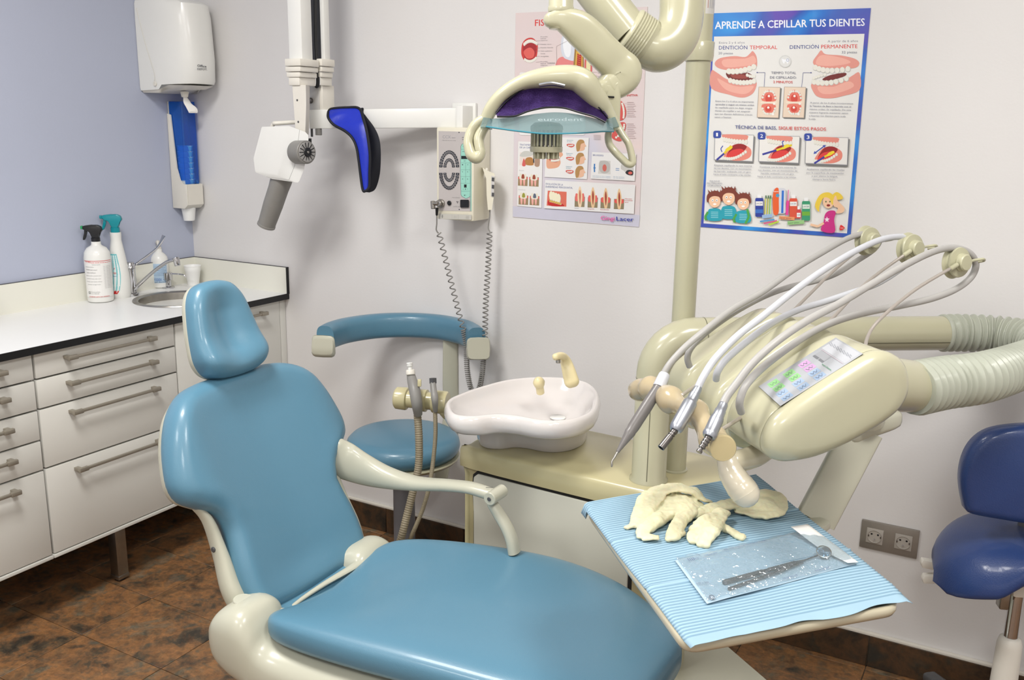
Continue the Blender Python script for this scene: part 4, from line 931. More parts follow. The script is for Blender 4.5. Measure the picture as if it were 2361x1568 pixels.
# ================================================================ x-ray timer box
YF = -.105
tm = thing('xray_control_box', 'cream x-ray timer box with grey keypad mounted on the back wall', 'control box', AY(1050, 400, 0))
fl = AY(1006, 400, YF); fr = AY(1092, 400, YF); ft = AY(1050, 293.5, YF); fbm = AY(1050, 508, YF)
part('housing', box(fl[0], fr[0], YF, -.0005, fbm[2], ft[2], .006), mat('ivory_plastic', (224, 219, 200), .35, coat=.15, noise=.02), tm)
TZ = lambda x, y, l: AY(980+x/5.806, 270+y/5.806, YF-.0006-l*1e-5)
part('face_plate', prism([(180, 186), (626, 200), (622, 1262), (184, 1252)], lambda u, v, h: AY(980+u/5.806, 270+v/5.806, YF-h), 0, .0008), mat('keypad_grey', (186, 180, 178), .45, noise=.02), tm)
p = Print(lambda x, y, l: AY(980+x/5.806, 270+y/5.806, YF-.0009-l*1e-5)); DK = (52, 54, 62)
p.txt('CCX', 234, 284, 345, 286, 42, (150, 150, 154), .8); p.txt('digital', 356, 281, 405, 282, 12, (120, 120, 124), .5); p.txt('TIMER UNIT FOR X-RAY SYSTEM', 228, 316, 412, 320, 9, (110, 110, 114), .3)
p.ell(455, 205, 8, 8, DK, 10); p.ell(458, 1236, 8, 8, DK, 10); p.rect(534, 218, 556, 246, DK); p.txt('XRAY', 492, 280, 545, 280, 14, DK, 1); p.txt('TIMER', 495, 308, 548, 308, 14, DK, 1)
TL = (150, 206, 190)
p.blob([(490, 362), (604, 362), (606, 700), (604, 1068), (492, 1064), (478, 980), (470, 700), (478, 450)], (96, 120, 120), 2); p.blob([(494, 366), (600, 366), (602, 700), (600, 1064), (496, 1060), (483, 980), (475, 700), (483, 450)], TL, 2)
p.rect(610, 366, 622, 1256, TL); p.rect(603, 366, 607, 1256, (96, 120, 120))
for y in (432, 512, 612, 706, 796, 886, 992): p.line([(478, y), (602, y)], 3, (96, 130, 124))
p.line([(543, 612), (543, 886)], 3, (96, 130, 124)); p.line([(540, 366), (540, 432)], 3, (96, 130, 124))
p.rect(484, 520, 592, 562, (24, 32, 34)); p.rect(522, 902, 556, 944, (20, 22, 24)); p.txt('SEC', 516, 594, 548, 594, 14, (70, 90, 90), .3)
for x, y, s in ((502, 645, '1'), (570, 645, '4'), (502, 740, '2'), (570, 740, '5'), (502, 836, '3'), (570, 836, '6'), (510, 400, '+'), (570, 400, '-'), (505, 470, 'T'), (520, 470, 'T'), (540, 470, 'T'), (510, 972, 'v'), (540, 972, '!'), (570, 972, '^'), (528, 1052, 'i'), (545, 1052, '+')): p.txt(s, x-7, y, x+7, y, 16, (70, 92, 92), .4)
for cy, s_, n in ((675, 1, 0), (742, -1, 0)):
    for R_x, R_y, N_ in ((112, 208, 16), (58, 104, 10)):
        for k in range(N_):
            q = PI*(k+.5)/N_; w2 = .78*PI/N_/2
            pts = []
            wx = 23 if R_x > 100 else 20
            for rr, qq in ((-1, q-w2), (-1, q+w2), (1, q+w2), (1, q-w2)):
                rx_, ry_ = R_x+rr*wx*.95, R_y+rr*wx*1.0
                pts.append((322+rx_*math.cos(qq), cy-s_*ry_*math.sin(qq)))
            p.poly(pts, DK); cxp = sum(a for a, _ in pts)/4; cyp = sum(b_ for _, b_ in pts)/4; p.ell(cxp, cyp, 6, 8, (150, 148, 150), 6)
p.txt('X-RAY CONTROL', 360, 1080, 470, 1082, 9, (110, 110, 114), .3); p.txt('CONTROL UNIT', 375, 1200, 465, 1201, 9, (110, 110, 114), .3)
for a in (-8, 8): p.poly([(432+a-6, 1126), (432+a+6, 1126), (432+a, 1140)], DK)
p.poly([(426, 1150), (438, 1150), (432, 1136)], DK)
p.poly([(180, 1292), (622, 1308), (622, 1374), (180, 1364)], (190, 188, 180)); p.blob([(222, 1330), (232, 1302), (242, 1330), (232, 1354)], (140, 140, 136)); p.txt('230 V', 384, 1335, 425, 1336, 10, (140, 140, 136)); p.txt('50 Hz', 384, 1352, 425, 1353, 10, (140, 140, 136)); p.line([(360, 1304), (360, 1362)], 2, (140, 140, 136)); p.line([(444, 1306), (444, 1366)], 2, (140, 140, 136))
for k in range(4): p.txt('serial', 545, 1330+11*k, 585, 1331+11*k, 8, (140, 140, 136))
p.out(tm)
q0 = TZ(330, 1150, 0); part('button', cyl(q0, q0-V(0, .006, 0), .0075), M_BLK, tm)
part('power_switch', prism(rrect(470, 586, 1106, 1210, 12), lambda u, v, h: AY(980+u/5.806, 270+v/5.806, YF-h), 0, .006), M_BLK, tm)
q0 = TZ(222, 1152, 0); part('connector', merge(cyl(q0, q0-V(0, .010, 0), .0135), cyl(q0-V(0, .01, 0), q0-V(0, .022, 0), .010)), M_STEEL, tm)
# coiled lead 1 with plug
c1 = thing('coiled_cable', 'grey coiled cable with metal plug hanging from the left side of the timer box', 'cable', TZ(155, 1300, 0))
pl = TZ(160, 1150, 0)-V(0, .022, 0)
part('plug', merge(cyl(q0-V(0, .020, 0), pl, .007), cyl(pl+V(-.002, 0, .008), pl+V(0, 0, -.018), .0075)), M_STEEL, c1)
part('strain_relief', cyl(AY(1007.5, 479, -.127), AY(1007, 497, -.125), .0055, r2=.0038), M_BLK, c1)
part('lead', sweep([AY(1007, 496, -.125), AY(1007, 515, -.12), AY(1006, 530, -.115), AY(1011, 538, -.11)], .0022, n=8), M_GREY, c1)
part('coil', coil([AY(1012, 537, -.11), AY(1030, 610, -.10), AY(1050, 690, -.10), AY(1068, 760, -.10)], lambda t: .0085, 15, .0021), M_GREY, c1)
part('coil', coil([AY(1068, 760, -.10), AY(1075, 800, -.10), AY(1077, 850, -.10), AY(1084, 890, -.10), AY(1092, 905, -.1)], .0078, 32, .0021), M_GREY, c1)
c2 = thing('exposure_switch', 'cream hand switch on a coiled cord, hooked to the right side of the timer box', 'hand switch', AY(1130, 440, -.07))
part('hook', sweep([AY(1122, 388, -.03), AY(1117, 402, -.04), AY(1112, 412, -.04), AY(1110, 418, -.04)], [.005, .007, .006, .003], [.002]*4, N=(0, 1, 0), n=10), M_WP2, c2)
hs = [(1112, 386), (1123, 393), (1140, 400), (1142, 412), (1139, 450), (1134, 484), (1125, 484), (1122, 450), (1121, 412), (1116, 398)]
part('body', prism(hs[::-1], lambda u, v, h: AY(u, v, -.055-h), -.012, .022, .003), mat('ivory_plastic', (224, 219, 200)), c2)
part('button_strip', prism([(1133, 405), (1141, 407), (1138, 455), (1132, 452)], lambda u, v, h: AY(u, v, -.077-h), 0, .002), mat('pale_grey_label', (200, 198, 196), .5, noise=.02), c2)
for y0 in (409, 426, 444): part('button', prism([(1134, y0), (1139.5, y0+.6), (1139, y0+9), (1133.6, y0+8)], lambda u, v, h: AY(u, v, -.079-h), 0, .002), M_DGREY, c2)
part('lead', sweep([AY(1129.5, 483, -.066), AY(1129, 500, -.066), AY(1126, 525, -.066), AY(1130, 535, -.066)], .0022, n=8), M_GREY, c2)
part('coil', coil([AY(1129, 535, -.066), AY(1125, 620, -.07), AY(1120, 700, -.08), AY(1118, 790, -.09)], .0085, 24, .0021), M_GREY, c2)
part('coil', coil([AY(1118, 790, -.09), AY(1113, 850, -.1), AY(1107, 888, -.1), AY(1100, 905, -.1)], .0078, 26, .0021), M_GREY, c2)
# ================================================================ dental chair
ch = thing('dental_chair', 'light blue reclined dental chair with cream frame, filling the foreground', 'dental chair', (1.9, -1.2, 0))
YC0 = -1.198
th = math.radians(25); BU = V(-math.sin(th), 0, math.cos(th)); BN = V(math.cos(th), 0, math.sin(th)); BO = V(1.68, -1.178, .52)
TB = lambda u, v, h: BO+V(0, 1, 0)*u+BU*v+BN*h
half = [(0, -.014), (.10, -.013), (.160, -.006), (.182, .018), (.189, .06), (.187, .11), (.178, .165), (.176, .205), (.190, .238), (.224, .262), (.253, .285), (.263, .318), (.256, .36), (.236, .415), (.204, .465), (.160, .498), (.11, .511), (.05, .515)]
outl = half+[(0, .516)]+[(-a, b) for a, b in half[:0:-1]]
# contour: bolster sides and shallow hollow centre
def backT(u, v, h):
    c = -.020*math.exp(-(u/.13)**2)*(1 if h > -.03 else 0)*min(1, max(0, (v+.012)/.07))*min(1, max(0, (.512-v)/.08))
    roll = .012*math.exp(-((abs(u)-.20)/.05)**2)*(1 if v > .2 else .4)*(1 if h > -.03 else 0)
    edge = -.06*max(0, (v-.44)/.08)**2*.25
    return TB(u, v, h+c+roll+edge)
part('back_cushion', pad(outl, backT, .055, .034, lambda s: 0, .01, inner=10, resample=128), M_VINYL, ch)
so_ = [tuple(p) for p in inset2([p[:2] for p in path([np.array(p) for p in outl], 5, True)], .0035)]
def shellT(u, v, h): return TB(u, v, h-.036)
part('back_shell', pad(so_, shellT, .035, .010, lambda s: 0, .012, smooth=1, inner=3, resample=160), M_SHELL, ch, label='cream back shell')
# lower side arm of the shell down to the hinge (near and far)
for s in (-1, 1):
    part('shell_arm', sweep([TB(s*.214, .262, -.048), TB(s*.196, .225, -.049), TB(s*.194, .15, -.052), TB(s*.197, .07, -.055), TB(s*.183, .01, -.05), TB(s*.165, -.012, -.02), TB(s*.155, -.02, .02)], [.005, .009, .013, .019, .022, .02, .016], [.010, .015, .019, .023, .024, .02, .016], N=BN, e=2.5, n=18, caps='round'), M_SHELL, ch)
    q = TB(s*.205, .165, -.052); part('screw', cyl(q-V(0, s*.003, 0), q+V(0, s*.004, 0), .006, n=16), M_DGREY, ch)
# headrest
ph = math.radians(16); HU = V(-math.sin(ph), 0, math.cos(ph)); HN = V(math.cos(ph), 0, math.sin(ph)); HO = TB(-.008, .503, .004)
TH = lambda u, v, h: HO+V(0, 1, 0)*u+HU*v+HN*h
hh = [(0, -.004), (.046, -.001), (.078, .012), (.094, .042), (.093, .085), (.085, .135), (.073, .178), (.052, .206), (.024, .216)]
ho = hh+[(0, .218)]+[(-a, b) for a, b in hh[:0:-1]]
def headT(u, v, h):
    c = (-.020*math.exp(-(u/.04)**2)*min(1, max(0, (v-.01)/.05))*min(1, max(0, (.208-v)/.06)) if h > -.02 else 0)
    bow = .018*math.exp(-((v-.035)/.04)**2)*(1 if h > -.03 else 0)-.25*max(0, v-.15)**1.5
    return TH(u, v, h+c+bow)
part('headrest', pad(ho, headT, .05, .026, lambda s: 0, .01, inner=10), M_VINYL, ch)
ho2 = [tuple(p) for p in inset2([p[:2] for p in path([np.array(p) for p in ho], 5, True)], .000)]
part('headrest_shell', pad(ho2, lambda u, v, h: TH(u, v, h-.034-.25*max(0, v-.15)**1.5), .022, .008, None, .008, smooth=1, inner=3), M_SHELL, ch)
part('headrest_stem', sweep([TB(0, .40, -.07), TB(0, .50, -.06), TH(0, .05, -.06)], .03, .012, N=BN, e=4, n=16), M_SHELL, ch)
# seat cushion: closed sections along x
def seat_sec(x, yn, yf, zt, zb, dip, n=44):
    yc, hw = (yn+yf)/2, (yf-yn)/2; zc, hh_ = (zt+zb)/2, (zt-zb)/2; out = []
    for k in range(n):
        q = 2*PI*k/n; c, s = math.cos(q), math.sin(q)
        y = math.copysign(abs(c)**.42, c); z = math.copysign(abs(s)**.62, s)
        zz = zc+hh_*z
        if s > 0: zz -= dip*(1-y*y)**1.0
        out.append((x+ (0), yc+hw*y, zz))
    return out
stn = [(1.712, -1.365, -1.03, .548, .50, .042), (1.722, -1.395, -1.0, .562, .49, .046), (1.745, -1.412, -.975, .574, .482, .050), (1.79, -1.418, -.948, .580, .479, .046), (1.86, -1.416, -.918, .580, .478, .030),
       (1.95, -1.408, -.890, .577, .478, .014), (2.05, -1.396, -.868, .575, .478, .006), (2.14, -1.385, -.860, .573, .478, .003), (2.23, -1.375, -.872, .571, .478, .001), (2.32, -1.362, -.905, .569, .478, 0),
       (2.40, -1.345, -.955, .566, .478, 0), (2.455, -1.33, -1.0, .560, .478, 0), (2.482, -1.31, -1.035, .548, .482, 0), (2.492, -1.29, -1.06, .53, .49, 0)]
S = path([np.array(a) for a in stn], 4)
part('seat_cushion', loft([seat_sec(*a) for a in S]), M_VINYL, ch)
# lower lumbar flap between back and seat
fl_ = [(1.60, -1.36, -1.06, .53, .49, .01), (1.66, -1.375, -1.04, .525, .48, .015), (1.73, -1.37, -1.04, .515, .47, .02), (1.79, -1.36, -1.05, .50, .465, .02)]
part('lumbar_cushion', loft([seat_sec(*a) for a in path([np.array(a) for a in fl_], 4)]), M_VINYL, ch)
# cream rim tube behind the seat edge, far side cheek to near side
part('seat_rim', sweep([V(1.775, -.962, .538), V(1.745, -.990, .540), V(1.720, -1.04, .531), V(1.702, -1.12, .520), V(1.692, -1.20, .514), V(1.688, -1.28, .506), V(1.688, -1.34, .49)], [.012, .015, .013, .010, .007, .005, .003], [.012, .010, .008, .006, .005, .004, .003], N=(0, 0, 1), n=12), M_SHELL, ch)
# hinge housings and side skirts
def sect(x, yo, yi, zt, zb, n=32, e=3.2):
    yc, hw = (yo+yi)/2, abs(yi-yo)/2; zc, h2 = (zt+zb)/2, (zt-zb)/2
    return [(x, yc+math.copysign(abs(math.cos(2*PI*k/n))**(2/e), math.cos(2*PI*k/n))*hw, zc+math.copysign(abs(math.sin(2*PI*k/n))**(2/e), math.sin(2*PI*k/n))*h2) for k in range(n)]
nk = [(1.596, -1.428, -1.352, .50, .47), (1.602, -1.445, -1.335, .522, .452), (1.622, -1.458, -1.322, .548, .425), (1.655, -1.462, -1.318, .562, .405), (1.69, -1.460, -1.318, .558, .392), (1.712, -1.455, -1.33, .530, .382), (1.735, -1.448, -1.28, .497, .372), (1.80, -1.440, -1.25, .484, .35), (2.0, -1.425, -1.22, .481, .32), (2.25, -1.395, -1.2, .480, .31), (2.45, -1.34, -1.2, .477, .34)]
part('hinge_housing', loft([sect(*a) for a in path([np.array(a) for a in nk], 4)]), M_SHELL, ch, label='cream hinge housing and side skirt nearest the camera')
nf = [(a[0]+(.02 if a[0] < 1.72 else 0), 2*YC0-a[1]-.02+(.05 if a[0] > 1.74 else 0)*0, 2*YC0-a[2]-.02, a[3]-(.010 if a[0] < 1.75 else 0), a[4]) for a in nk]
part('hinge_housing', loft([sect(*a) for a in path([np.array(a) for a in nf], 4)]), M_SHELL, ch, label='cream hinge housing on the far side')
for yq, sg in ((-1.392, -1),):
    cpn = lathe([(.001, -.004), (.020, -.004), (.0215, .0015), (.0205, .0030), (.001, .0036)], (1.652, yq, .5585 if sg < 0 else .5475), (.12, 0, 1), 30)
    b_ = B().add([(x if x < 1.672 else 1.672+(x-1.672)*.15, y, z) for x, y, z in cpn[0]], cpn[1]); part('hinge_cap', b_, M_SHELL, ch)
# seat undertray, lower body, column, base
part('under_tray', loft([sect(x, yo, yi, zt, zb) for x, yo, yi, zt, zb in [(1.70, -1.38, -1.04, .485, .42), (1.74, -1.40, -1.02, .485, .38), (1.95, -1.38, -.95, .482, .36), (2.2, -1.36, -.92, .482, .36), (2.42, -1.32, -.99, .480, .38), (2.46, -1.30, -1.03, .475, .42)]]), M_SHELL, ch)
part('lift_column', loft([sect(x, -1.36, -1.05, .37, .03) for x in (1.86, 1.88, 2.25, 2.28)]), M_SHELL, ch)
part('base_plate', box(1.62, 2.5, -1.42, -1.0, 0, .05, .02, 3), M_SHELL, ch)
# armrest on the far side
arm = [(765, 1040, -.985), (795, 1062, -.965), (840, 1083, -.945), (895, 1102, -.935), (960, 1115, -.93), (1030, 1119, -.93), (1080, 1124, -.93), (1110, 1132, -.93), (1132, 1140, -.93)]
part('armrest', sweep([AY(*q) for q in arm], [.022, .022, .024, .025, .024, .022, .021, .019, .017], [.040, .047, .040, .027, .0165, .0135, .0128, .0135, .014], N=(0, 0, 1), e=2.3, n=22, caps='round'), M_SHELL, ch)
q = AY(1128, 1151, -.958); part('armrest_pivot', merge(cyl(q+V(0, .06, 0), q, .0155)), M_SHELL, ch); part('screw', cyl(q, q-V(0, .002, 0), .005, n=14), M_DGREY, ch)
part('armrest_slot', box(-.008, .008, -.0006, .0006, -.0003, .0004, T=frame(AY(1128, 1126, -.935)+V(0, 0, .002), (.8, .6, 0), (-.6, .8, 0), (0, 0, 1))), M_DGREY, ch)
part('armrest_link', sweep([AY(1133, 1158, -.93), AY(1150, 1185, -.93), AY(1168, 1215, -.93), AY(1180, 1245, -.93), AY(1186, 1275, -.93)], [.014, .015, .016, .017, .017], [.010, .012, .012, .012, .012], N=(1, 0, .3), e=2.6, n=16), M_SHELL, ch)

# ================================================================ assistant stool
st = thing('assistant_stool', 'round light blue stool with curved blue arm bar, between chair and back wall', 'stool', (1.27, -.30, 0))
SC = V(1.268, -.302, 0)
part('seat', lathe([(.001, .468), (.15, .468), (.172, .472), (.183, .485), (.187, .502), (.183, .520), (.170, .533), (.145, .539), (.001, .541)], SC, n=56), M_VINYL, st)
part('seat_shell', lathe([(.001, .425), (.10, .427), (.118, .437), (.15, .445), (.178, .455), (.186, .465), (.184, .469), (.001, .469)], SC, n=56), M_CREAM, st)
part('column', lathe([(.001, .03), (.036, .03), (.036, .43), (.001, .43)], SC, n=32), M_GREYP, st)
fv = V(-.49, .87, 0); rv = V(.87, .49, 0)
for k in range(5):
    q = math.radians(50+72*k); dd = V(math.cos(q), math.sin(q), 0)
    part('leg', sweep([SC+dd*.02+V(0, 0, .075), SC+dd*.14+V(0, 0, .066), SC+dd*.24+V(0, 0, .052)], [.032, .026, .022], [.02, .016, .013], N=(0, 0, 1), e=4, n=14, caps='round'), M_GREYP, st)
    cc = SC+dd*.235; sd = np.cross(dd, V(0, 0, 1)); part('caster', cyl(cc-sd*.014+V(0, 0, .022), cc+sd*.014+V(0, 0, .022), .022), M_DGREY, st)
AC = V(1.235, -.272, 0); Ra = .255
def arcp(deg, z, R=Ra): q = math.radians(deg); return AC+(fv*math.cos(q)+rv*math.sin(q))*R+V(0, 0, z)
AR = [(-80, .835), (-68, .837), (-50, .838), (-25, .839), (0, .839), (25, .839), (50, .838), (66, .836), (78, .835)]
part('arm_cushion', sweep([arcp(a, z) for a, z in AR], [.031]*9, [.043]*9, N=(0, 0, 1), e=3.0, n=26), M_VINYL, st)
part('arm_rail', sweep([arcp(a, z-.022, Ra+.012) for a, z in AR], [.022]*9, [.018]*9, N=(0, 0, 1), e=4, n=16), M_SHELL, st)
for a in (-82, 81.5):
    part('end_cap', sweep([arcp(a-3, .812, Ra+.004), arcp(a, .810, Ra+.004), arcp(a+3, .812, Ra+.004)], [.036, .040, .036], [.026, .038, .034], N=(0, 0, 1), e=5, n=16, caps='flat'), M_SHELL, st)
pa = arcp(35, .80, Ra+.010)
part('arm_post', merge(sweep([pa+V(0, 0, .01), pa+V(0, 0, -.15), pa+V(.0, -.0, -.30), pa*.75+V(SC[0], SC[1], 0)*.25+V(0, 0, -.165-.2+.05)], [.026, .028, .028, .024], [.014, .016, .016, .014], N=fv, e=5, n=16)), M_SHELL, st)

# ================================================================ water unit with cuspidor and columns
hu = thing('water_unit', 'cream floor cabinet unit with white spittoon bowl, behind the dental chair', 'dental unit', (2.05, -.5, 0))
UX, UY = nrm(V(1, -.055, 0)), nrm(V(.055, 1, 0)); UO = V(1.718, -.640, 0)
TU = lambda a, b, z: UO+UX*a+UY*b+V(0, 0, z)
def upoly(g=0, right=.70): 
    o = [(0.02, 0), (.45, 0), (.56+min(0, right-.70)*.5, .010), (right-.07, .05), (right-.01, .13), (right, .20), (right-.03, .28), (right-.12, .325), (.40, .33), (.15, .33), (.03, .32), (-.01, .27), (-.018, .15), (-.01, .04)]
    P = [p[:2] for p in path([np.array(p, float) for p in o], 4, True)]
    return [tuple(p) for p in inset2(P, g)]
ring = lambda g, z, R=.70: [TU(a, b, z) for a, b in upoly(g, R)]
part('top_cover', loft([ring(.012, .618), ring(.0, .622), ring(-.002, .64), ring(0, .668), ring(.005, .677), ring(.014, .6805)]), M_CREAM2, hu, ang=60)
part('body', loft([ring(.022, .05, .60), ring(.02, .06, .60), ring(.018, .60, .60), ring(.012, .6185, .60)]), M_CREAM2, hu, ang=60)
part('plinth', loft([ring(.05, 0.0, .6), ring(.05, .055, .6)]), M_DGREY, hu)
fbp = [(2.15, -.45), (2.369-.16, -.303+.12), (2.369, -.303), (2.67, -.528), (2.60, -.80), (2.30, -.86), (2.12, -.80)]
part('floor_cover', prism(fbp, lambda u, v, h: (u, v, h), .001, .12, .006), M_SHELL, hu, label='low cream floor cover between unit and chair')
# grey door with a rounded corner on the near face
dr = [(.035, .07), (.50, .07), (.50, .6115), (.045, .6115), (.032, .600), (.028, .56), (.034, .50)]
part('door', prism([(a, z) for a, z in dr], lambda u, v, h: TU(u, h, v), .019, -.0005, .003), M_GDOOR, hu)
part('door_gap', prism([(a+(-.004 if a < .3 else .004), z+(.0065 if z > .3 else -.003)) for a, z in dr], lambda u, v, h: TU(u, h, v), .019, .004), M_DARK, hu)
# cuspidor bowl
rim = [(905, 650), (925, 612), (990, 580), (1100, 540), (1300, 487), (1500, 468), (1700, 474), (1840, 503), (1908, 560), (1916, 635), (1880, 700), (1780, 745), (1640, 764), (1500, 756), (1370, 732), (1240, 722), (1110, 735), (985, 728), (925, 700)]
ZR = .832
R0 = [AZ(700+x/2.8, 700+y/2.8, ZR)[:2] for x, y in rim]
R0 = np.array([p[:2] for p in path(R0, 5, True)])
rc = np.array([(R0[:, 0].min()+R0[:, 0].max())/2, (R0[:, 1].min()+R0[:, 1].max())/2]); bc = np.array(AZ(1287, 930, .80)[:2]); bc2 = np.array(AZ(1252, 1012, .68)[:2]); bc2 = (bc2-.70*rc)/.30
def rr(o, c, s, z, ins=0):
    o = inset2(o, ins) if ins else o
    return [(*(c+(p-c)*s), z) for p in o]
TT_ = np.array(AZ(1243, 1002, .68)[:2])
def pr_(s, z): return [(*(TT_+(p-rc)*s+(rc-TT_)*max(0, (z-.735)/.12)), z) for p in R0]
outer = [pr_(.74, .6805), pr_(.755, .684), pr_(.765, .70), pr_(.775, .74), pr_(.79, .762), pr_(.83, .772), rr(R0, rc, .93, .782), rr(R0, rc, .965, .788), rr(R0, rc, .99, .799), rr(R0, rc, 1.0, .814), rr(R0, rc, 1, .824, .003), rr(R0, rc, 1, .831, .008), rr(R0, rc, 1, .832, .013), rr(R0, rc, 1, .828, .018), rr(R0, rc, 1, .815, .022), rr(R0, rc*.5+bc*.5, .80, .795, .012), rr(R0, bc, .64, .776, .01), rr(R0, bc, .40, .765, .006), rr(R0, bc, .16, .758), rr(R0, bc, .05, .756)]
part('spittoon_bowl', loft(outer), M_CERAM, hu, ang=70)
q = V(bc[0], bc[1], .7575); part('drain_sieve', lathe([(.001, 0), (.02, 0), (.022, .003), (.018, .006), (.001, .007)], q), M_WP, hu)
tpz = AZ(1321, 878, .826)
part('rinse_tap', sweep([AD(1318, 880, 2.40), AD(1312, 858, 2.40), AD(1306, 838, 2.40), AD(1300, 826, 2.39), AD(1292, 821, 2.37), AD(1281, 823, 2.35)], [.020, .018, .0155, .013, .0105, .009], [.016, .014, .012, .0105, .0095, .0085], N=FW, e=2.6, n=18, caps='round'), mat('ivory_tap', (228, 214, 168), .3, coat=.3, noise=.03), hu)
part('tap_tip', cyl(AD(1287, 829, 2.36), AD(1287, 838, 2.36), .006), M_STEEL, hu)
q = AD(1243, 884, 2.46); part('bowl_nozzle', merge(lathe([(.001, -.006), (.014, -.006), (.016, .004), (.013, .012), (.008, .018), (.001, .021)], q, (0.1, -.5, .8)), cyl(q+V(0, .01, -.03), q, .011)), MATS['ivory_tap'], hu)
# columns
pb = AZ(1555, 1083, .68); PB = V(pb[0], pb[1]+.0, .68)
part('light_pole', merge(lathe([(.001, .002), (.033, .002), (.033, .006), (.0285, .008), (.0285, 1.95), (.001, 1.95)], V(PB[0], PB[1], .678), n=36), ), M_CREAM, hu)
zz = AY(1600, 128, PB[1])[2]; 
part('pole_collar', lathe([(.0285, -.014), (.033, -.012), (.0345, 0), (.0345, .028), (.033, .03), (.0285, .03)], V(PB[0], PB[1], zz), n=36), M_CREAM, hu)
cbp = AZ(1495, 1106, .68); CB = V(cbp[0], cbp[1], .68); RC = .0425
part('arm_column', lathe([(.001, .0), (RC+.005, .0), (RC+.005, .006), (RC, .012), (RC, .262), (.001, .262)], V(CB[0], CB[1], .6795), n=40), M_CREAM, hu)
ZT = 1.048
a1 = AZ(2180, 768, ZT); A1_ = V(a1[0], a1[1], ZT)
hd_ = nrm(V(A1_[0]-CB[0], A1_[1]-CB[1], 0))
Rb = .095
el = [V(CB[0], CB[1], .942)]+[V(CB[0], CB[1], ZT-Rb)+hd_*Rb*(1-math.cos(q))+V(0, 0, Rb*math.sin(q)) for q in np.linspace(0, PI/2, 9)]
part('elbow', sweep(el+[V(CB[0], CB[1], ZT)+hd_*(Rb+.02)], RC, n=36, sm=1), M_CREAM, hu)
T1 = V(CB[0], CB[1], ZT)+hd_*(Rb+.0205)
part('arm_tube', cyl(T1, A1_, RC-.0002, 36, .001), M_CREAM, hu)
# seams
part('seam', lathe([(RC, -.0012), (RC+.0004, -.0008), (RC+.0004, .0008), (RC, .0012)], V(CB[0], CB[1], .9418), n=40, cap=False), M_GAP, hu)
part('seam', lathe([(RC, -.0012), (RC+.0004, -.0008), (RC+.0004, .0008), (RC, .0012)], T1, hd_, 40, cap=False), M_GAP, hu)
sdv = nrm(V(.25, -.97, 0)); side = V(CB[0], CB[1], 0)
part('seam', box(-.0008, .0008, RC-.001, RC+.0006, .69, .9418, T=frame(side, np.cross(sdv, V(0, 0, 1)), sdv, (0, 0, 1))), M_GAP, hu)
hn = nrm(np.cross(hd_, V(0, 0, 1))); 
part('seam', box(.11, np.linalg.norm(A1_[:2]-CB[:2])-.002, RC-.0012, RC+.0006, -.0008, .0008, T=frame(V(CB[0], CB[1], ZT), hd_, hn*.94-V(0, 0, .34), V(0, 0, .94)+hn*.34)), M_GAP, hu)
# suction holder left of the bowl
h0, h1 = AD(912, 917, 2.50), AD(1032, 929, 2.47); ax_ = nrm(h1-h0); Lh = np.linalg.norm(h1-h0)
part('suction_holder', lathe([(.001, 0), (.026, 0), (.030, .004), (.031, .03), (.029, .034), (.0235, .036), (.0235, .058), (.029, .060), (.030, .064), (.030, .088), (.0235, .090), (.0235, .104), (.029, .106), (.031, .110), (.031, Lh-.004), (.028, Lh), (.001, Lh)], h0, ax_, 36), M_CREAM2, hu)
part('holder_arm', sweep([h1-ax_*.015, h1+V(.012, .01, -.04), V(1.80, -.50, .715), V(1.82, -.48, .67)], .016, n=16), M_CREAM2, hu)
# suction hoses
def hose(name, label, top, coll, bodyr, path_, hr, rib, tip, capm):
    t = thing(name, label, 'suction hose', path_[-1])
    P = path(path_, 14); d = 0; ra = []; pts = []
    L_ = [np.linalg.norm(P[i+1]-P[i]) for i in range(len(P)-1)]; cum = np.r_[0, np.cumsum(L_)]; P = np.array(P)
    N_ = int(cum[-1]/rib*3)
    for i in range(N_+1):
        s = cum[-1]*i/N_; pts.append(V(*[np.interp(s, cum, P[:, k]) for k in range(3)])); ra.append(hr*(1.0 if i % 3 else .90))
    part('hose', sweep(pts, ra, n=14, sm=1), M_RIBHOSE, t)
    return t
ht = 2.45
s1 = hose('suction_hose', 'thick ribbed taupe suction hose with white-tipped grey handpiece in the holder', 0, 0, 0, [AD(962, 950, ht), AD(966, 1010, ht-.005), AD(965, 1075, ht), AD(953, 1130, ht), AD(938, 1190, ht), AD(925, 1240, ht), AD(905, 1300, ht+.03), AD(890, 1370, ht+.05)], .0105, .006, 0, 0)
part('handpiece', sweep([AD(947, 862, ht-.0), AD(949, 872, ht), AD(956, 900, ht-.025), AD(961, 930, ht-.03), AD(964, 955, ht-.01)], [.0105, .0125, .015, .0145, .0115], n=20, sm=6), M_GREY, s1, label='grey suction handpiece')
part('collar', cyl(AD(947, 864, ht), AD(946, 852, ht), .0125, r2=.0115), M_WP2, s1)
part('tip', merge(cyl(AD(946, 853, ht), AD(945, 843, ht), .006), lathe([(.001, 0), (.0075, 0), (.0085, .002), (.0075, .006), (.0085, .008), (.0075, .0105), (.001, .0105)], AD(945, 845, ht), AD(944, 835, ht)-AD(945, 845, ht))), M_WP, s1)
part('valve', box(-.005, .005, -.006, .002, -.010, .010, .002, T=frame(AD(967, 883, ht-.035), RT, -FW, UP)), M_CREAM2, s1)
s2 = hose('suction_hose', 'thin taupe saliva suction hose with dark grey end, right of the thick one', 0, 0, 0, [AD(1003, 945, ht-.02), AD(1004, 1000, ht-.02), AD(999, 1060, ht-.02), AD(990, 1120, ht-.02), AD(976, 1170, ht-.01), AD(958, 1215, ht), AD(935, 1270, ht+.03), AD(915, 1350, ht+.05)], .0058, .005, 0, 0)
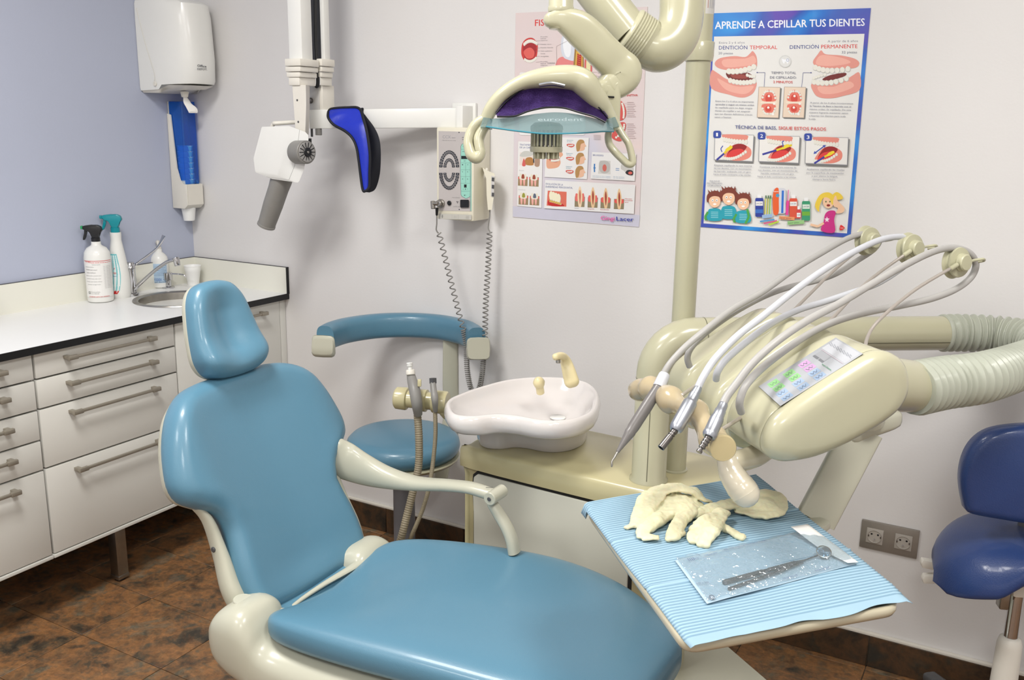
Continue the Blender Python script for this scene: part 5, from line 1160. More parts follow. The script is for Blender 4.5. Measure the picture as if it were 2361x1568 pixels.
part('handpiece', sweep([AD(998, 880, ht-.02), AD(1000, 900, ht-.03), AD(1002, 915, ht-.04), AD(1003, 928, ht-.04), AD(1004, 948, ht-.025)], [.008, .0085, .0095, .0085, .006], n=18, sm=5), M_GREY, s2)
part('end_socket', lathe([(.001, 0), (.0105, 0), (.0105, .014), (.006, .0145), (.005, .005), (.001, .005)], AD(998.5, 884, ht-.02), AD(998, 868, ht-.02)-AD(998.5, 884, ht-.02), 6), M_DGREY, s2)

# ================================================================ navy saddle stool
sd = thing('saddle_stool', 'navy blue saddle stool with wide backrest, cut off by the right edge', 'stool', (3.065, -.30, 0))
SX_ = 3.063
fr_ = nrm(V(FW[0]*.3, 1, 0)); 
def sadT(u, w_, z): # u lateral, w depth away
    return V(SX_, -.30, 0)+V(.93, .36, 0)*u+V(-.36, .93, 0)*w_+V(0, 0, z)
# backrest: closed pad in vertical plane
bo = [(0, .675), (.10, .682), (.160, .690), (.174, .710), (.188, .77), (.185, .825), (.166, .866), (.132, .892), (.07, .906)]
bo = bo+[(0, .909)]+[(-a, b) for a, b in bo[:0:-1]]
bo = [(a*1.0, b) for a, b in bo]
def sbT(u, v, h): return sadT(u, -.10-h+.12*u*u*4*-1*-.5, v)
part('backrest', pad(bo, sbT, .05, .022, lambda s: .004*(1-s), .012, inner=6), M_NAVY, sd)
part('back_post', sweep([sadT(0, -.04, .76), sadT(0, .0, .66), sadT(0, .0, .52)], .02, .008, N=(0, 1, 0), e=5, n=12), M_STEEL, sd)
rows = []
for i in range(29):
    u = -1+2*i/28; a = abs(u)
    w_ = math.sqrt(max(0, 1-a**2.6))
    zc = .585-.075*a**2.2; zt_ = zc+.055*(1-a**5)**.5+.0
    dN, dF = .155*w_+.004, .16*w_+.004
    th_ = .048*(1-a**6)**.5+.002
    sec = []
    for k in range(36):
        q = 2*PI*k/36; c, s = math.cos(q), math.sin(q); d_ = dN if c < 0 else dF
        hornlift = .045*max(0, -c)**3*(1-min(1, a/.45))**1
        droop = -.05*max(0, -c)**2*min(1, a/.5)*(1-a*.4)
        sec.append(sadT(u*.195, math.copysign(abs(c)**.8, c)*d_, zc+math.copysign(abs(s)**.8, s)*th_+hornlift+droop-.0))
    rows.append(sec)
part('seat', loft(rows), M_NAVY, sd, ang=80)
for k, (px, py) in enumerate([(2127, 1300), (2130, 1337)]):
    a = AY(px, py, -.24); part('lever', prism([(0, -.012), (.06, -.015), (.07, .0), (.06, .008), (.002, .010), (-.002, 0)], frame(a+V(.0, 0, 0), nrm(V(.93, .36, -.1+.25*k)), nrm(V(-.1, 0, 1)), nrm(V(-.36, .93, 0))), 0, .022, .003), M_WP2, sd)
part('mechanism', box(-.03, .03, -.05, .05, .475, .52, .008, T=lambda a, b_, c: sadT(a, b_, c)), M_WP2, sd)
part('clamp', box(-.052, -.032, -.045, -.015, .44, .50, .003, T=lambda a, b_, c: sadT(a, b_, c)), M_STEEL, sd)
part('piston', cyl(sadT(0, 0, .33), sadT(0, 0, .49), .016), M_CHROME, sd)
part('gas_column', lathe([(.001, .08), (.033, .08), (.028, .33), (.024, .345), (.018, .35), (.001, .35)], sadT(0, 0, 0)), M_WP2, sd)
for k in range(5):
    q = math.radians(131+72*k); dd = V(math.cos(q), math.sin(q), 0); c0_ = sadT(0, 0, 0)
    part('leg', sweep([c0_+dd*.02+V(0, 0, .085), c0_+dd*.14+V(0, 0, .085), c0_+dd*.26+V(0, 0, .075)], [.026, .022, .02], [.018, .015, .013], N=(0, 0, 1), e=4, n=14), M_DGREY, sd)
    cc = c0_+dd*.25; sv = np.cross(dd, V(0, 0, 1)); part('caster', cyl(cc-sv*.016+V(0, 0, .028), cc+sv*.016+V(0, 0, .028), .028), M_GREY, sd)
# ================================================================ instrument delivery unit: bellows, console, arms, tray
du = thing('instrument_unit', 'cream dental instrument console on a bellows arm with keypad and whip rods', 'instrument unit', K(.15, 0, .84))
# bellows from the arm tube, round the bend, to the console sleeve
b2_ = AZ(2128, 884, 1.062); B2 = V(b2_[0], b2_[1]-.03, 1.062)
bel = [A1_-hd_*.01, A1_+hd_*.05, A1_+hd_*.14+V(0, -.03, .0), A1_+hd_*.235+V(0, -.13, .002), A1_+hd_*.27+V(0, -.27, .004), A1_+hd_*.222+V(0, -.39, .006), B2+V(.100, .150, 0), B2+V(.034, .057, 0), B2-V(.012, .022, 0)]
P = np.array(path(bel, 20)); cum = np.r_[0, np.cumsum(np.linalg.norm(np.diff(P, axis=0), axis=1))]; nr = 50; pts = []; ra = []
for i in range(nr*6+1):
    s = cum[-1]*i/(nr*6); pts.append(V(*[np.interp(s, cum, P[:, k]) for k in range(3)])); f_ = i/(nr*6)
    base = .0455+.006*f_; ra.append(base-.0022+.0040*math.sin(2*PI*i/6))
part('bellows', sweep(pts, ra, n=36, sm=1), M_BELL, du, label='ribbed pale plastic bellows hose')
dirB = nrm(np.array(bel[-1])-np.array(bel[-3]))
sl0 = B2+V(.0, 0, 0); 
# console body
cz = [(-.113, 1.072), (-.109, 1.050), (-.088, 1.037), (-.055, 1.035), (-.01, 1.042), (.05, 1.064), (.108, 1.096), (.130, 1.125), (.131, 1.155), (.118, 1.182), (.092, 1.198), (.062, 1.200), (.02, 1.181), (-.04, 1.146), (-.085, 1.117), (-.104, 1.098)]
cz = [p[:2] for p in path([np.array(p) for p in cz], 4, True)]; cz = np.array(cz); ccz = np.array([.01, 1.12])
def csec(a, ins, top=0): 
    o = inset2(cz, min(ins, .012)); c_ = o.mean(0); o = c_+(o-c_)*(1-max(0, ins-.012)*14); out = []
    for (b_, z) in o:
        k = 0
        if top:  # groove only in top and front faces
            m = max(0, min(1, ((z-1.03)-(b_-.0)*.55+.02)/.05)); k = top*m
        out.append(K(a, b_+k*.5, z-k*.85))
    return out
secs = [(.020, .001, 0), (.022, 0, 0)]
for i in range(61):
    a = .03+.325*i/60
    gdep = 0
    for gc in (.150, .268): gdep += .036*math.exp(-((a-gc)/.019)**4)
    for gc in (.118, .182, .236, .300): gdep += -.0015*math.exp(-((a-gc)/.014)**2)
    secs.append((a, 0, gdep))
secs += [(.360, .003, 0), (.366, .009, 0), (.370, .02, 0), (.371, .035, 0)]
part('console_body', loft([csec(*s) for s in secs]), M_CREAM, du, ang=50)
part('console_end', loft([csec(*s) for s in [(.0185, .006, 0), (.0185, .0008, 0), (.012, -.0012, 0), (.004, .0, 0), (-.004, .006, 0), (-.009, .014, 0), (-.011, .026, 0), (-.0115, .05, 0)]]), M_CREAM, du, ang=60, label='rounded cream end cover of the console')
part('end_seam', loft([csec(.0185, .0030), csec(.0202, .0030)]), M_GAP, du)
part('console_foot', lathe([(.001, 0), (.016, 0), (.018, -.01), (.012, -.016), (.001, -.016)], K(.10, .06, 1.072), n=24), M_CREAM, du)
# sleeve from the console to the bellows
sv1 = B2+V(-.012, -.003, 0)
sd_ = nrm(V(-.90, -.42, 0)); 
S0 = K(.16, .03, 1.10)
part('sleeve', sweep([S0, S0*.5+sv1*.5+V(0, 0, .008), sv1, sv1+dirB*-0+V(.0, .0, 0)+nrm(sv1-S0)*.012], [.056, .053, .0490, .0485], [.056, .053, .0490, .0485], n=36, sm=4), M_CREAM, du)
# keypad on the sloping top
tp0 = RA(1350+920/2.306, 520+855/2.306, .03)
def on_top(px, py, off=.0):
    # plane through the sloping top of the console
    Pp = K(.03, -.04, 1.146); Pq = K(.03, .03, 1.1865); n = nrm(np.cross(KA, Pq-Pp)); n = n if n[2] > 0 else -n
    return APL(px, py, Pp+n*(.0008+off), n)
TK = lambda x, y, l: on_top(1350+x/2.306, 520+y/2.306, .0012+l*1e-5)
kp = prism([(920, 855), (1330, 595), (1475, 682), (1036, 960)], lambda u, v, h: on_top(1350+u/2.306, 520+v/2.306, h), -.002, .0011)
o = part('keypad', kp, mat('keypad_membrane', (172, 175, 180), .4, coat=.2, noise=.02), du)
p = Print(TK)
Q00, Q10, Q11, Q01 = [np.array(q, float) for q in ((920, 855), (1330, 595), (1475, 682), (1036, 960))]
def kq(u, v): return (Q00*(1-u)+Q10*u)*(1-v)+(Q01*(1-u)+Q11*u)*v
def kr(u0, u1, v0, v1, c): p.poly([tuple(kq(u0, v0)), tuple(kq(u1, v0)), tuple(kq(u1, v1)), tuple(kq(u0, v1))], c)
kr(.80, .985, .06, .94, (180, 182, 187))
GR, BL_, PK, DG = (140, 190, 130), (150, 170, 194), (186, 150, 188), (112, 114, 118)
for k, u in enumerate((.08, .28, .47)):
    c = (GR, GR, PK)[k]
    kr(u, u+.12, .10, .29, c); kr(u, u+.12, .33, .50, c)
for u in (.06, .26, .46):
    kr(u, u+.12, .55, .72, BL_); kr(u, u+.12, .76, .93, BL_)
kr(.66, .74, .12, .30, DG); kr(.66, .74, .33, .50, DG); kr(.69, .78, .12, .5, (150, 152, 156)); pass
for u in (.08, .28, .47, .06, .26, .46):
    for v in ((.2, .42) if u in (.08, .28, .47) else (.63, .85)):
        q = [tuple(kq(u+.02+.02*j, v+(.04 if j % 2 else -.04))) for j in range(5)]; p.line(q, 1.5, (70, 96, 86) if v < .5 else (84, 94, 120))
for i in range(7):
    q = kq(.90, .10+.12*i); p.line([tuple(q+(-9, -9)), tuple(q+(4, 10))], 3, (150, 152, 160)); p.line([tuple(q+(2, -10)), tuple(q+(8, 0))], 3, (150, 152, 160))
a_, b_ = kq(.785, .08), kq(.785, .92); p.line([tuple(a_), tuple(b_)], 2, (190, 170, 180)); a_, b_ = kq(.985, .1), kq(.985, .9)
vs = kq(.62, .6); p.txt('eurodent', *kq(.64, .56), *kq(.64, .92), 14, (70, 140, 100), .3)
o = p.out(du, 'keypad_print')
# rods and whip arms -------------------------------------------------
PUL = [(AD(2210, 605, 1.70), 1), (AD(2103, 573, 1.80), 2), (AD(2005, 555, 1.91), 3)]
rod0 = [K(.055, .085, 1.185), K(.20, .085, 1.185), K(.315, .085, 1.185)]
rods = [(AD(2000, 778, 1.57), AD(2030, 735, 1.60), AD(2110, 668, 1.65)), (AD(1960, 690, 1.70), AD(2000, 650, 1.74), AD(2050, 612, 1.77)), (AD(1885, 660, 1.82), AD(1905, 640, 1.84), AD(1950, 600, 1.875))]
wheel_ax = nrm(-FW*.86+RT*.42-UP*.12)
for i, ((pc, _), rp) in enumerate(zip(PUL, rods)):
    e = pc-nrm(pc-rp[2])*.012-FW*.012
    arm_ = part('whip_rod', sweep([rod0[i]-V(0, 0, .01), rp[0], rp[1], rp[2], e], .0030, n=10, sm=6), mat('rod_steel', (196, 188, 180), .4, .6, noise=.05), du)
    R_ = .0300
    part('pulley', lathe([(.001, -.012), (R_, -.012), (R_+.001, -.011), (R_-.001, -.009), (R_-.005, -.007), (R_-.005, -.002), (R_-.002, .001), (R_-.003, .004), (.017, .006), (.017, .009), (.0155, .010), (.0155, .016), (.0135, .018), (.001, .0185)], pc, wheel_ax, 40), mat('pulley_plastic', (180, 178, 150), .4, coat=.1, noise=.03), du)
    part('hose_guard', sweep([pc+wheel_ax*.010+RT*.012+UP*.002, pc+RT*.030+UP*.004, pc+RT*.045+UP*.006, pc+RT*.052+UP*.004+FW*.012, pc+RT*.040+UP*.002+FW*.022], .0026, n=8), MATS['pulley_plastic'], du)
    part('rod_clip', cyl(e-nrm(e-rp[2])*.02, e, .0045, n=12), MATS['pulley_plastic'], du)
# tool holder: four saddle lobes along KA direction
hb = -.185
e0, e1 = RB(1652, 1018, hb), RB(1487, 900, hb)
def hp(px, py): return RB(px, py, hb)
hol = [(1652, 1022), (1643, 1012), (1630, 990), (1616, 968), (1606, 957), (1594, 948), (1574, 938), (1560, 930), (1549, 924), (1537, 916), (1520, 906), (1508, 899), (1500, 896), (1490, 896), (1478, 899), (1470, 900)]
hr_ = [.0185, .0200, .0150, .0145, .0202, .0190, .0128, .0140, .0202, .0185, .0125, .0150, .0192, .0155, .0175, .0160]
part('tool_holder', sweep([hp(*q) for q in hol], [r*1.12 for r in hr_], [r*1.2 for r in hr_], N=(0, 0, 1), n=28, sm=5, caps='round'), M_TAN, du, label='tan four-lobed tool holder bar')
q0 = hp(1652, 1020); dn = nrm(hp(1652, 1020)-hp(1630, 990))
part('holder_end', lathe([(.001, -.004), (.019, -.004), (.0205, 0), (.0205, .008), (.019, .011), (.001, .0118)], q0+dn*.004-KA*.013, -KA*.85-KB*.25+V(0, 0, .06), 36), mat('tan_end_disc', (190, 174, 132), .25, coat=.3, noise=.04), du)
for (x0, y0, x1, y1) in ((1718, 957, 1662, 992), (1605, 888, 1572, 912)):
    p0 = RB(x0, y0, -.095); p1_ = RB(x1, y1, -.175); part('holder_rod', cyl(p0+nrm(p0-p1_)*.03, p1_, .0032, n=12), MATS['rod_steel'], du)
# front handle: curved arm and ridged grip
tH = 1.50
ha = [AD(1810, 985, 1.56), AD(1780, 1018, 1.53), AD(1752, 1045, 1.505), AD(1722, 1058, 1.49), AD(1694, 1066, 1.48), AD(1681, 1080, 1.475)]
part('handle_arm', sweep(ha, [.021, .0195, .0185, .018, .0175, .015], n=22, sm=6, caps='round'), M_TAN2, du)
gp = [AD(1679, 1068, 1.475), AD(1686, 1090, 1.47), AD(1700, 1113, 1.463), AD(1713, 1130, 1.458), AD(1718, 1137, 1.457)]
G_ = path(gp, 10); gr = []
for i, g_ in enumerate(G_):
    f_ = i/(len(G_)-1); gr.append(.0180+.0048*min(1, f_*1.6)+.00015*math.sin(f_*5.5*2*PI)*(.3 if f_ < .15 else 1))
part('grip', sweep(G_, gr, [r*1.02 for r in gr], n=26, sm=1, caps='round'), mat('pale_beige_grip', (204, 195, 174), .25, coat=.4, noise=.03), du, label='ridged pale beige hand grip')
# tray bracket and bar
bk = [AD(2020, 955, 1.62), AD(2055, 957, 1.66), AD(2058, 985, 1.665), AD(2010, 1000, 1.65), AD(1975, 1020, 1.64), AD(1960, 1045, 1.635), AD(1880, 1200, 1.64), AD(1850, 1260, 1.64)]
tb0, tb1 = AD(1985, 1000, 1.66), AD(1880, 1200, 1.655)
bd = nrm(tb1-tb0); bn = nrm(np.cross(bd, FW)); 
part('tray_bar', sweep([tb0-bd*.01, tb1+bd*.0], [.010, .010], [.036, .036], N=bn, e=5, n=24, sm=2, smooth=False), M_SHELL, du)
part('tray_bracket', sweep([AD(1965, 985, 1.66), AD(2005, 975, 1.665), AD(2040, 968, 1.672), AD(2056, 964, 1.677)], [.020, .021, .021, .018], [.030, .024, .019, .017], N=(0, 0, 1), e=3.5, n=24, sm=5, caps='round'), M_SHELL, du)
q = K(.215, .16, 1.02); part('bracket_pivot', cyl(AD(2000, 945, 1.64), AD(2000, 970, 1.655), .03, n=28), M_SHELL, du)
# tray plate under the napkin
ZN = .885
NA, NB, NC, ND = [AZ(x, y, ZN) for x, y in ((1340, 1162), (1592, 1494), (2104, 1386), (1742, 1096))]
TA, TBq, TC, TDq = [AZ(x, y, ZN-.004) for x, y in ((1350, 1172), (1578, 1490), (2085, 1398), (1738, 1102))]
def rquad(c, r, n=6):
    out = []; c = [np.array(q[:2]) for q in c]
    for i in range(4):
        p0, p1, p2 = c[i-1], c[i], c[(i+1) % 4]; a = p1+nrm(p0-p1)*r; b_ = p1+nrm(p2-p1)*r
        for k in range(n+1): t = k/n; out.append((1-t)**2*a+2*t*(1-t)*p1+t*t*b_)
    return np.array(out)
rq = rquad([TA, TBq, TC, TDq], .03)
def rring(ins, z): return [(x, y, z) for x, y in inset2(rq, ins)]
part('tray', loft([rring(.012, ZN-.022), rring(.003, ZN-.019), rring(0, ZN-.013), rring(0, ZN-.006), rring(.003, ZN-.003), rring(.008, ZN-.003), rring(.012, ZN-.008), rring(.03, ZN-.009)]), M_TAN2, du, ang=60)
tcn = (TA+TBq+TC+TDq)/4
sp_ = tb1*.55+tcn*.45; sp_[2] = ZN-.036
part('tray_support', sweep([tb1+V(0, 0, 0)*1, V(tb1[0]*.8+tcn[0]*.2, tb1[1]*.8+tcn[1]*.2, ZN-.036), V(tcn[0], tcn[1], ZN-.033)], [.03, .03, .03], [.01, .01, .009], N=(0, 0, 1), e=4, n=16), M_SHELL, du)

# ================================================================ hand pieces with hoses
def hosepath(l): return [AD(*q) for q in l]
# third (nearest) motor
h3 = thing('dental_handpiece', 'silver handpiece with ribbed steel coupling, nearest the round end of the tool holder', 'handpiece', AD(1613, 1042, 1.37), 'hoses with handpieces on the tool holder')
def hpath(pts, r, m, t, name='hose', n=14):
    return part(name, sweep(pts, r, n=n, sm=8), m, t)
f3 = [(1665, 936, 1.395), (1676, 914, 1.40), (1697, 886, 1.405), (1735, 838, 1.41), (1790, 788, 1.42), (1860, 740, 1.45), (1935, 700, 1.50), (2010, 655, 1.55), (2080, 615, 1.60), (2140, 585, 1.65), (2180, 573, 1.685), (2215, 574, 1.705), (2240, 588, 1.715), (2250, 612, 1.725), (2238, 640, 1.73), (2205, 666, 1.72), (2150, 688, 1.70), (2080, 704, 1.67), (2000, 720, 1.64), (1935, 738, 1.60), (1880, 762, 1.56), (1820, 800, 1.50), (1760, 846, 1.455), (1722, 885, 1.425), (1708, 915, 1.42), (1705, 935, 1.425), (1709, 950, 1.44)]
hpath(hosepath(f3), .0062, M_HOSE, h3)
def tool(pts, t):
    """lathe along a straight pixel axis: list of (fraction, radius)"""
    return pts
def tlathe(A, Bp, prof, n=28):
    A, Bp = np.array(A), np.array(Bp); L = np.linalg.norm(Bp-A); return lathe([(r, f*L) for f, r in prof], A, Bp-A, n)
A3, B3 = AD(1669, 930, 1.392), AD(1634, 1008, 1.372)
part('motor', tlathe(A3, B3, [(0, .001), (0, .0062), (.05, .0072), (.20, .0075), (.22, .0085), (.40, .0088), (.41, .0098), (.46, .0098), (.47, .0105), (.84, .0105), (.86, .0112), (.93, .0112), (1, .0095), (1, .001)]), M_NICK, h3)
C3 = AD(1611, 1043, 1.365)
part('coupling', tlathe(B3, C3, [(0, .001), (0, .0058), (.12, .0058), (.13, .0048), (.2, .0048), (.21, .0058), (.3, .0058), (.31, .0048), (.38, .0048), (.39, .0058), (.48, .0058), (.49, .0045), (.6, .0045), (.62, .0052), (.72, .0052), (.74, .003), (.86, .003), (.87, .0045), (1, .0045), (1, .001)]), M_DSTEEL, h3)
# second motor
h2 = thing('dental_handpiece', 'silver handpiece with smooth steel coupling, middle one on the tool holder', 'handpiece', AD(1525, 1032, 1.48), 'hoses with handpieces on the tool holder')
f2 = [(1608, 897, 1.452), (1622, 868, 1.455), (1650, 826, 1.47), (1700, 775, 1.50), (1760, 728, 1.54), (1830, 672, 1.60), (1900, 622, 1.66), (1970, 580, 1.72), (2030, 553, 1.77), (2075, 546, 1.80), (2110, 553, 1.815), (2125, 570, 1.825), (2110, 592, 1.83), (2070, 625, 1.82), (2020, 655, 1.80), (1960, 676, 1.77), (1900, 696, 1.74), (1840, 715, 1.69), (1780, 745, 1.62), (1725, 785, 1.56), (1675, 828, 1.53), (1655, 856, 1.525), (1651, 875, 1.54)]
hpath(hosepath(f2), .0060, M_HOSE2, h2)
A2, B2_ = AD(1611, 893, 1.452), AD(1556, 993, 1.425)
part('motor', tlathe(A2, B2_, [(0, .001), (0, .0060), (.06, .0072), (.16, .0075), (.17, .0084), (.30, .0086), (.33, .0098), (.36, .0112), (.90, .0112), (.96, .0105), (1, .0085), (1, .001)]), M_NICK, h2)
C2 = AD(1524, 1033, 1.414)
part('coupling', tlathe(B2_, C2, [(0, .001), (0, .0055), (.14, .0055), (.15, .0045), (.2, .0045), (.21, .0055), (.28, .0055), (.29, .0045), (.34, .0045), (.35, .0057), (1, .0057), (1, .0045), (.9, .0045), (.9, .001)]), M_DSTEEL, h2)
# first: dark scaler
h1_ = thing('dental_scaler', 'slim dark grey scaler handpiece with bent steel tip, leftmost on the tool holder', 'handpiece', AD(1410, 1075, 1.56), 'hoses with handpieces on the tool holder')
f1 = [(1528, 866, 1.59), (1545, 838, 1.59), (1580, 800, 1.595), (1630, 758, 1.61), (1690, 712, 1.66), (1760, 672, 1.71), (1830, 622, 1.77), (1900, 580, 1.83), (1950, 552, 1.88), (1985, 540, 1.905), (2012, 538, 1.92), (2028, 552, 1.93), (2015, 575, 1.94), (1975, 602, 1.93), (1930, 630, 1.90), (1880, 648, 1.87), (1820, 662, 1.82), (1760, 684, 1.76), (1690, 722, 1.70), (1630, 765, 1.655), (1595, 800, 1.645), (1585, 825, 1.65), (1590, 845, 1.66)]
hpath(hosepath(f1), .0058, M_HOSE, h1_)
A1s, B1s = AD(1533, 862, 1.592), AD(1519, 893, 1.582)
part('collar', tlathe(A1s, B1s, [(0, .001), (0, .0085), (.1, .0098), (.9, .0108), (1, .0104), (1, .001)]), M_HOSE2, h1_)
C1 = AD(1424, 1042, 1.55)
part('handpiece', tlathe(B1s, C1, [(0, .001), (0, .0095), (.3, .0104), (.62, .0100), (.68, .0090), (.70, .0096), (.76, .0080), (.95, .0038), (1, .0030), (1, .001)]), mat('scaler_grey', (112, 108, 106), .38, coat=.1, noise=.04), h1_, label='dark grey tapered handle')
part('tip', sweep([C1, AD(1416, 1056, 1.548), AD(1411, 1064, 1.547), AD(1411, 1072, 1.546), AD(1410, 1077, 1.546)], [.0022, .0018, .0016, .0018, .0012], n=10, sm=5), M_STEEL, h1_)
# ================================================================ napkin
m = bpy.data.materials.new('ribbed_blue_napkin'); m.use_nodes = True; nt = m.node_tree; bs = nt.nodes['Principled BSDF']; bs.inputs['Roughness'].default_value = .75
at = nt.nodes.new('ShaderNodeAttribute'); at.attribute_name = 'rib'; mx = nt.nodes.new('ShaderNodeMix'); mx.data_type = 'RGBA'
mx.inputs[6].default_value = rgb(116, 148, 168); mx.inputs[7].default_value = rgb(150, 180, 198); nt.links.new(at.outputs['Fac'], mx.inputs[0]); nt.links.new(mx.outputs[2], bs.inputs['Base Color'])
n_ = nt.nodes.new('ShaderNodeTexNoise'); n_.inputs['Scale'].default_value = 900; bp_ = nt.nodes.new('ShaderNodeBump'); bp_.inputs['Strength'].default_value = .2; bp_.inputs['Distance'].default_value = .0005
nt.links.new(n_.outputs['Fac'], bp_.inputs['Height']); nt.links.new(bp_.outputs[0], bs.inputs['Normal'])
NRIB = 66; nv_, nu_ = NRIB*6, 60; vs = []; fs = []; rib = []
e1_ = NB-NA; 
for j in range(nv_+1):
    v = j/nv_
    for i in range(nu_+1):
        u = i/nu_
        P = (NA*(1-v)+NB*v)*(1-u)+(ND*(1-v)+NC*v)*u
        P = P.copy()
        edge = max(0, (v-.955)/.045)
        ph_ = (v*NRIB) % 1; r = 1 if (.10 < ph_ < .60) else 0
        fl = r*(1 if v < .955 else 0); rc_ = fl if v < .955 else .9
        z = .0007*fl
        # folds across the sheet
        for fv_ in (.33, .665): z += .0022*math.exp(-((v-fv_-.012*math.sin(u*2.5))/.006)**2)
        z += .0016*math.sin(7*u+3*v)*math.sin(9*v+1)+.0012
        # overhang droop at the edges
        if u < .02: z -= .018*((.02-u)/.02) if v < .06 else .004*((.02-u)/.02)
        z += .003*edge*abs(math.sin(u*9+1))
        if u > .97 and v > .9: z += -.006*((u-.97)/.03)*((v-.9)/.1)
        P[2] = ZN+max(z, -.02); 
        P[0] += .003*edge*math.sin(u*21)-.0025*math.sin(u*15)*edge; P[1] -= .003*math.sin(u*13)*edge
        vs.append(P); rib.append(rc_)
W = nu_+1
for j in range(nv_):
    for i in range(nu_): fs.append((j*W+i, j*W+i+1, (j+1)*W+i+1, (j+1)*W+i))
nap = solo('dental_napkin', (vs, fs), m, 'pale blue ribbed paper napkin covering the instrument tray', 'napkin')
a_ = nap.data.attributes.new('rib', 'FLOAT', 'POINT'); a_.data.foreach_set('value', rib)
sm_ = nap.modifiers.new('thickness', 'SOLIDIFY'); sm_.thickness = .0006; sm_.offset = -1

# ================================================================ gloves
def zt(x, y, dz): return AZ(x, y, ZN+.003+dz)
def glove(name, label, chains, pats):
    bm_v, bm_f = [], []
    b = B()
    for pts, ra, rb in chains:
        b.add(*sweep([zt(*q) for q in pts], ra, rb, N=(0, 0, 1), n=16, sm=6, caps='round'))
    o = solo(name, b, M_LATEX, label, 'glove', 'pair of latex gloves')
    md = o.modifiers.new('fuse', 'REMESH'); md.mode = 'VOXEL'; md.voxel_size = .0014; md.use_smooth_shade = True
    s = o.modifiers.new('soften', 'SMOOTH'); s.iterations = 3; s.factor = .5
    for nm, sz, st_ in (('fold', .020, .0060), ('wrinkle', .008, .0020)):
        tx = bpy.data.textures.new(nm, 'CLOUDS'); tx.noise_scale = sz; tx.noise_depth = 2
        d_ = o.modifiers.new(nm, 'DISPLACE'); d_.texture = tx; d_.strength = st_; d_.mid_level = .5
    s = o.modifiers.new('settle', 'SMOOTH'); s.iterations = 2; s.factor = .4
    return o
# cuff loop on the left and three limp fingers
glove('latex_glove', 'pale yellow latex glove with an open arched cuff, left one of the pair', [
    ([(1462, 1212, .004), (1480, 1185, .012), (1497, 1155, .024), (1520, 1132, .034), (1560, 1124, .040), (1598, 1132, .034), (1622, 1150, .022), (1640, 1158, .012)], [.010, .018, .022, .020, .018, .017, .012, .006], [.005, .006, .006, .005, .005, .005, .004, .003]),
    ([(1500, 1178, .008), (1530, 1172, .014), (1565, 1165, .018), (1600, 1168, .015), (1625, 1176, .010)], [.018, .032, .036, .030, .014], [.006, .008, .009, .008, .005]),
    ([(1520, 1150, .022), (1560, 1145, .028), (1600, 1152, .022)], [.016, .020, .014], [.004, .005, .004]),
    ([(1455, 1214, .003), (1446, 1216, .002), (1480, 1205, .005), (1520, 1190, .007)], [.004, .005, .010, .014], [.003, .003, .005, .006]),
    ([(1478, 1238, .003), (1482, 1225, .006), (1508, 1205, .009), (1540, 1185, .011)], [.009, .012, .015, .017], [.004, .007, .009, .009]),
    ([(1484, 1240, .003), (1500, 1238, .005), (1515, 1240, .004)], [.009, .011, .008], [.004, .005, .004]),
    ([(1550, 1240, .004), (1556, 1222, .009), (1570, 1200, .013), (1592, 1182, .015)], [.010, .013, .013, .013], [.005, .009, .009, .008]),
    ([(1540, 1243, .003), (1555, 1238, .006), (1572, 1228, .005)], [.006, .009, .006], [.004, .005, .004]),
], None)
glove('latex_glove', 'pale yellow latex glove with a wide flat cuff reaching right under the hand grip', [
    ([(1600, 1186, .012), (1640, 1172, .014), (1690, 1162, .013), (1735, 1160, .012), (1780, 1162, .010)], [.014, .014, .017, .026, .030], [.006, .005, .005, .006, .006]),
    ([(1735, 1140, .012), (1765, 1136, .016), (1792, 1145, .014), (1803, 1165, .010), (1790, 1184, .007), (1760, 1190, .006)], [.010, .014, .013, .011, .011, .012], [.004, .005, .005, .004, .004, .004]),
    ([(1700, 1176, .006), (1740, 1182, .006), (1775, 1184, .006)], [.012, .018, .018], [.004, .005, .005]),
    ([(1622, 1255, .004), (1628, 1240, .009), (1640, 1222, .012), (1652, 1200, .014), (1662, 1182, .015)], [.011, .014, .016, .016, .012], [.006, .009, .009, .008, .007]),
    ([(1598, 1248, .004), (1600, 1236, .007), (1616, 1222, .008)], [.009, .012, .012], [.005, .007, .006]),
    ([(1596, 1222, .006), (1612, 1214, .010), (1634, 1206, .012)], [.010, .012, .012], [.006, .008, .008]),
    ([(1604, 1206, .014), (1622, 1198, .017), (1650, 1190, .018), (1676, 1182, .016)], [.007, .009, .009, .008], [.005, .006, .006, .005]),
    ([(1712, 1240, .003), (1697, 1232, .005), (1680, 1222, .006), (1664, 1214, .007)], [.007, .008, .008, .010], [.004, .005, .006, .006]),
], None)

# ================================================================ sterile pouch with mirror
pch = thing('sterile_pouch', 'clear blue sterilising pouch with white paper flap lying on the napkin', 'pouch', AZ(1760, 1310, ZN))
ZP = ZN+.004
PQ = [(1556, 1292), (1630, 1392), (1976, 1300), (1862, 1222)]
def grid_quad(q, z0, hfun, n=60, m_=40, th=.0):
    a, b_, c_, d_ = [AZ(x, y, z0) for x, y in q]; vs = []; fs = []
    for j in range(m_+1):
        for i in range(n+1):
            u, v = i/n, j/m_; P = ((a*(1-v)+b_*v)*(1-u)+(d_*(1-v)+c_*v)*u).copy(); P[2] += hfun(u, v); vs.append(P)
    for j in range(m_):
        for i in range(n): W = n+1; fs.append((j*W+i, j*W+i+1, (j+1)*W+i+1, (j+1)*W+i))
    return vs, fs
env = lambda u, v: (math.sin(PI*min(1, max(0, v)))**.6)*(math.sin(PI*min(1, max(0, u*.92+.03)))**.5)
o = part('paper_back', grid_quad(PQ, ZP, lambda u, v: .0005*math.sin(9*u)), M_FILMP, pch); s_ = o.modifiers.new('t', 'SOLIDIFY'); s_.thickness = .0004
